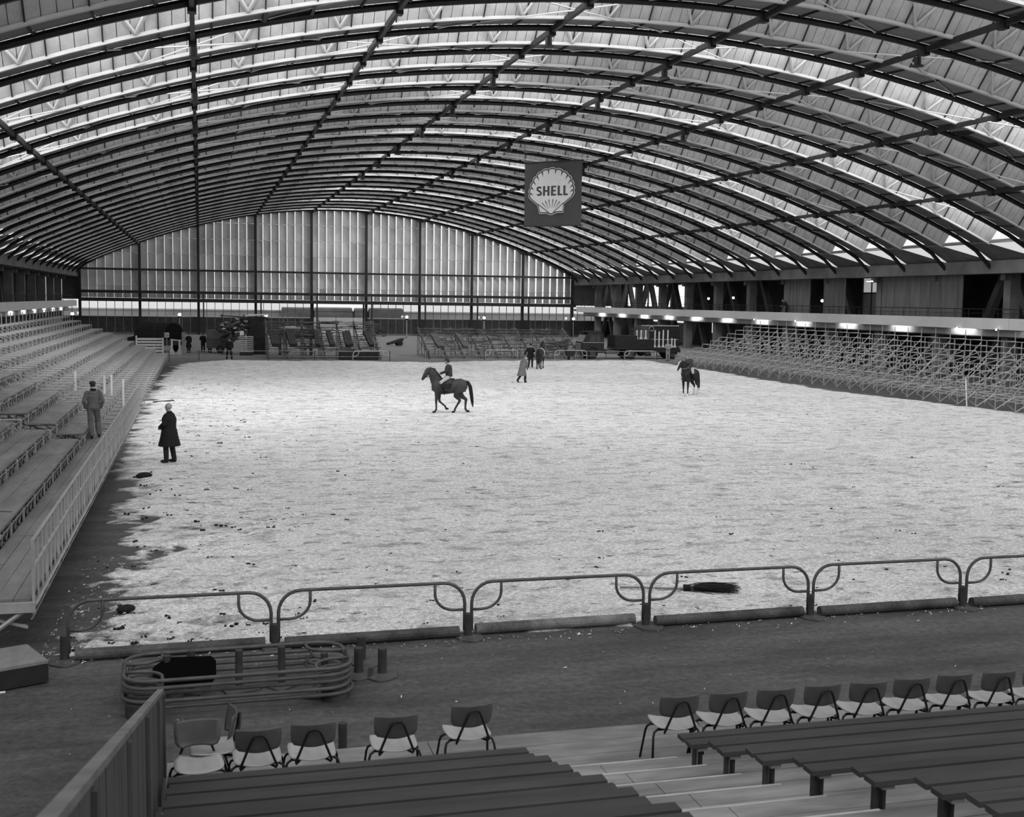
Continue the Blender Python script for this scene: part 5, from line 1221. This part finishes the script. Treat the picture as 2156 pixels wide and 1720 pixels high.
    for x in (-1.0, .85): MB().tube([(x, 0, 0), (x, 0, 3.55)], .05, 6).build('upright', DARK, t)
    MB().beam((-1.2, 0, 3.42), (1.3, 0, 3.28), .09, .09).build('top_bar', DARK, t); MB().box(-1.2, 1.2, -.5, .5, 1.3, 1.4).build('shelf', DARK, t)
    rnd = random.Random(5)
    for i in range(58):
        x, z = rnd.uniform(-1.35, 1.0), rnd.uniform(1.5, 3.2); v = rnd.random(); m = DARK if v < .5 else (mat('mid_gear', .09, .8, .5, 4) if v < .8 else WHITEP); l = rnd.uniform(.2, .6) if v > .8 else rnd.uniform(.3, .9); a = rnd.uniform(-.9, .9)
        r = rnd.uniform(.04, .14) if v < .8 else .05
        MB().tube([(x-l/2*math.cos(a), rnd.uniform(-.4, .2), z-l/2*math.sin(a)), (x+l/2*math.cos(a), rnd.uniform(-.4, .2), z+l/2*math.sin(a))], r, 6).build('bundle', m, t)
    t = empty('chair_stack', (4.0, 104.6, 0), label='pale folded chairs stacked beside the timber', category='stack')
    for i in range(9): MB().box(-.75+random.uniform(-.05, .05), .45, -.3, .3, .35+.16*i, .43+.16*i).build('folded_chair', mat('pale_folded_chair', .4, .7, .3, 4), t)
    MB().box(-.7, -.35, -.25, .2, 1.8, 2.15).build('pale_box', WHITEP, t); MB().box(-.7, .4, -.25, .25, 0, .33).build('pallet', DARK, t)
    # white jump fence, stands and number plate
    t = empty('white_jump_gate', (-4.3, 109.4, 0), label='white plank jump gate before the canvas truck', category='jump')
    for i in range(5): MB().box(-1.1, 1.05, -.03, .03, .12+.26*i, .30+.26*i).build('plank', WHITEP, t)
    for x in (-1.15, 1.1): MB().box(x-.07, x+.07, -.06, .06, 0, 1.55 if x < 0 else 1.38).build('upright', WHITEP, t)
    t = empty('number_plate', (-2.85, 108.9, 1.42), label='white number plate reading 50 on a post before the canvas truck', category='sign')
    MB().box(-.2, .2, -.015, .015, 0, .42).build('board', WHITEP, t); MB().tube([(0, .03, -1.42), (0, .03, .3)], .025, 5).build('post', EDGE, t)
    bl = mat('black_lettering', .01, .8)
    d5 = MB()
    for x0, x1, z0, z1 in ((-.15, -.03, .31, .36), (-.15, -.105, .2, .36), (-.15, -.04, .19, .235), (-.07, -.025, .09, .22), (-.15, -.04, .06, .105)): d5.box(x0, x1, -.022, -.016, z0, z1)
    d5.build('digit_five', bl, t); d0 = MB(); d0.tube([(.085+.055*math.cos(a), -.02, .21+.125*math.sin(a)) for a in [2*math.pi*i/16 for i in range(16)]], .02, 5, True); d0.build('digit_zero', bl, t)
    for x, y, lab in ((-2.4, 107.6, 'white jump stand left of two, beside the jump gate'), (-1.75, 107.4, 'white jump stand right of two, with flared foot')):
        t = empty('jump_stand', (x, y, 0), label=lab, category='jump'); MB().box(-.08, .08, -.06, .06, 0, 1.25).build('shaft', WHITEP, t)
        MB().prism([(-.28, 0), (.28, 0), (.09, .5), (-.09, .5)], -.05, .05, lambda a, b, c: (a, c, b)).build('foot', WHITEP, t)
    MB().beam((-2.5, 107.45, 1.28), (-1.6, 107.4, 1.2), .09, .1).build('jump_pole', WHITEP, label='white pole across the two jump stands', category='pole')
    MB().box(-1.55, -1.25, 106.6, 106.9, 0, 1.95).build('wood_post', mat('grey_wood_post', .2, .8, .2, 3), label='thick grey wooden post right of the jump stands', category='post')
    # barrow
    t = empty('wheelbarrow', (31.2, 98.3, 0), label='small dark barrow at the far rail left of the flatbed', category='barrow')
    MB().hexa([(-.3, -.25, .38), (.3, -.25, .38), (.3, .25, .38), (-.3, .25, .38), (-.42, -.35, .8), (.42, -.35, .8), (.42, .35, .8), (-.42, .35, .8)]).build('tray', DARK, t)
    for x in (-.3, .3): MB().tube([(x, -.2, .4), (x, -.25, 0)], .03, 5).build('leg', DARK, t)
    MB().tube([(-.05, .3, .17), (.05, .3, .17)], .17, 12).build('wheel', DARK, t)
    # handcart and dark cart standing on the open floor
    for x, y, lab, s in ((20.9, 128.0, 'small dark handcart tilted on the pale floor before the end wall', 1.0), (36.8, 119.0, 'dark handcart behind the flatbed cab', 1.3)):
        t = empty('handcart', (x, y, 0), .2, label=lab, category='cart'); t.scale = (s,)*3
        MB().hexa([(-1.2, -.4, .12), (.5, -.4, .55), (.5, .4, .55), (-1.2, .4, .12), (-1.2, -.4, .3), (.5, -.4, .85), (.5, .4, .85), (-1.2, .4, .3)]).build('tray', DARK, t)
        for yy in (-.45, .45): o = obj('wheel', TY, t, (.1, yy, .3), math.pi/2); o.scale = (.4, .6, .6)
        MB().tube([(.5, 0, .7), (1.1, 0, 1.0)], .04, 5).build('handle', mat('mid_gear', .09), t)
    # motorcycle against the end wall
    t = empty('motorcycle', (23.6, 160.5, 0), label='dark motorcycle parked against the end wall right of the doorway', category='motorcycle')
    for x in (-.65, .65):
        MB().tube([(x+.3*math.cos(a), 0, .34+.3*math.sin(a)) for a in [2*math.pi*i/18 for i in range(18)]], .05, 6, True).build('wheel', DARK, t)
    q = MB(); q.tube([(-.65, 0, .34), (-.2, 0, .55), (.35, 0, .75), (.65, 0, .34)], .05, 6); q.tube([(.4, 0, .72), (.33, 0, 1.0)], .035, 5); q.build('frame', DARK, t)
    MB().ell((-.1, 0, .5), (.28, .14, .2), 10, 8).build('engine', DARK, t, True); MB().ell((.12, 0, .82), (.26, .13, .12), 10, 8).build('tank', DARK, t, True); MB().box(-.6, -.12, -.12, .12, .78, .88).build('seat', DARK, t); MB().tube([(.3, -.3, 1.02), (.3, .3, 1.02)], .02, 5).build('handlebar', DARK, t); MB().ell((-.62, 0, .75), (.2, .2, .16), 8, 6).build('pannier', DARK, t)
far_vehicles()
# ------------------------------------------------------------------ hanging banner
def banner():
    wd, ht = 4.45, 4.45
    t = empty('banner', (23.9, 80.0, 10.35), math.radians(-43), label='square dark banner with a pale scallop emblem hanging under the roof', category='banner')
    # local x to the right, z up, faces -y
    def uv(px, py): return ((px-777)/1205*wd, (1580-py)/1450*ht)
    n = 14; cl = MB(); vs = []; 
    for j in range(9):
        for i in range(n+1):
            x = -wd/2+wd*i/n; z = ht*j/8; vs.append((x, .035*math.sin(i*.9)+.02*math.sin(j), z))
    N = len(vs); vs += [(x, y+.012, z) for x, y, z in vs]; fs = []
    for j in range(8):
        for i in range(n):
            a = j*(n+1)+i; fs += [(a, a+1, a+n+2, a+n+1), (N+a+n+1, N+a+n+2, N+a+1, N+a)]
    cl.add(vs, fs); CLM = mat('dark_banner_cloth', .062, .9, .06, 2); cl.build('cloth', CLM, t)
    for z in (0, ht): MB().tube([(-wd/2-.12, 0, z), (wd/2+.12, 0, z)], .04, 6).build('batten', DARK, t)
    for x in (-wd/2, wd/2): MB().tube([(x, 0, ht), (x, 0, ht+1.9)], .015, 4).build('hanger', DARK, t)
    WH = mat('pale_banner_print', .62, .9, .05, 3)
    val = [(330, 935), (325, 840), (345, 715), (390, 590), (460, 470), (560, 380), (690, 335), (845, 335), (980, 385), (1085, 470), (1150, 580), (1188, 690), (1195, 790), (1185, 890)]
    # lobes between the valleys
    pts = []; C = (760, 760)
    for i in range(len(val)-1):
        a, b = val[i], val[i+1]; mx, my = (a[0]+b[0])/2, (a[1]+b[1])/2; dx, dy = mx-C[0], my-C[1]; L = math.hypot(dx, dy); ln = math.hypot(b[0]-a[0], b[1]-a[1])
        for k in range(7):
            s = k/7; w = math.sin(math.pi*s)**.8*ln*.20; pts.append((a[0]+(b[0]-a[0])*s+dx/L*w, a[1]+(b[1]-a[1])*s+dy/L*w))
    pts.append(val[-1]); body = pts+[(1180, 915), (1010, 1075), (1000, 1235), (990, 1250), (850, 1255), (800, 1285), (760, 1298), (720, 1290), (670, 1265), (545, 1268), (525, 1255), (490, 1095), (335, 950)]
    def layer(poly, y, s, m, nm):
        cx, cy = 760, 815; q = [uv(cx+(px-cx)*s, cy+(py-cy)*s) for px, py in poly]
        mb = MB(); mb.prism(q, 0, .006, lambda a, b, c: (a, -y-c, b)); mb.build(nm, m, t)
    layer(body, .060, 1.085, WH, 'emblem_outline'); layer(body, .068, 1.058, CLM, 'emblem_gap'); layer(body, .076, 1.0, WH, 'emblem')
    y = .084
    def dark(poly, nm): MB().prism([uv(*p) for p in poly], 0, .005, lambda a, b, c: (a, -y-c, b)).build(nm, CLM, t)
    for i in range(1, len(val)-1):
        a = val[i]; tx, ty = 760, 1180; dx, dy = tx-a[0], ty-a[1]; L = math.hypot(dx, dy); dx, dy = dx/L, dy/L; ln = 95 if 2 < i < 11 else 75
        dark([(a[0]-dy*17-dx*12, a[1]+dx*17-dy*12), (a[0]+dx*ln, a[1]+dy*ln), (a[0]+dy*17-dx*12, a[1]-dx*17-dy*12)], 'scallop_notch')
    for (x0, y0, x1, y1) in ((570, 1055, 680, 1200), (635, 1012, 705, 1190), (710, 985, 738, 1180), (798, 980, 775, 1180), (875, 995, 805, 1185), (942, 1035, 835, 1195)):
        dx, dy = x1-x0, y1-y0; L = math.hypot(dx, dy); px, py = -dy/L, dx/L; dark([(x0-px*10, y0-py*10), (x0+px*10, y0+py*10), (x1+px*2, y1+py*2), (x1-px*2, y1-py*2)], 'rib')
    for (x0, y0, x1, y1) in ((480, 1085, 715, 1280), (1020, 1065, 805, 1275)):
        dx, dy = x1-x0, y1-y0; L = math.hypot(dx, dy); px, py = -dy/L, dx/L; dark([(x0-px*9, y0-py*9), (x0+px*9, y0+py*9), (x1+px*9, y1+py*9), (x1-px*9, y1-py*9)], 'hinge_line')
    # lettering: lines rise slightly with the cloth in the photograph only through perspective
    H0, H1 = 680, 900
    def rect(*r): dark([(r[0], r[1]), (r[2], r[1]), (r[2], r[3]), (r[0], r[3])], 'letter')
    def let(polys):
        mb = MB()
        for p in polys: mb.prism([uv(*q) for q in p], 0, .005, lambda a, b, c: (a, -y-c, b))
        mb.build('letter', CLM, t)
    def R(a, b, c, d): return [(a, b), (c, b), (c, d), (a, d)]
    # S as a thick curved stroke
    cen = []
    for k in range(9): a = math.radians(-20-k*27.5); cen.append((502+38*math.cos(a)*1.05, 742+40*math.sin(a)))
    for k in range(1, 9): a = math.radians(-90+k*30); cen.append((500+42*math.cos(a), 838+40*math.sin(a)))
    lo, hi = [], []
    for i, (px, py) in enumerate(cen):
        q0, q1 = cen[max(i-1, 0)], cen[min(i+1, len(cen)-1)]; dx, dy = q1[0]-q0[0], q1[1]-q0[1]; L = math.hypot(dx, dy) or 1
        lo.append((px-dy/L*21, py+dx/L*21)); hi.append((px+dy/L*21, py-dx/L*21))
    let([[lo[i], lo[i+1], hi[i+1], hi[i]] for i in range(len(cen)-1)])
    let([R(583, H0, 627, H1), R(675, H0, 720, H1), R(627, 770, 675, 808)])
    let([R(752, H0, 797, H1), R(797, H0, 860, 716), R(797, 772, 852, 806), R(797, 862, 860, H1)])
    let([R(892, H0, 937, H1), R(937, 862, 990, H1)])
    let([R(1010, H0, 1055, H1), R(1055, 862, 1105, H1)])
banner()
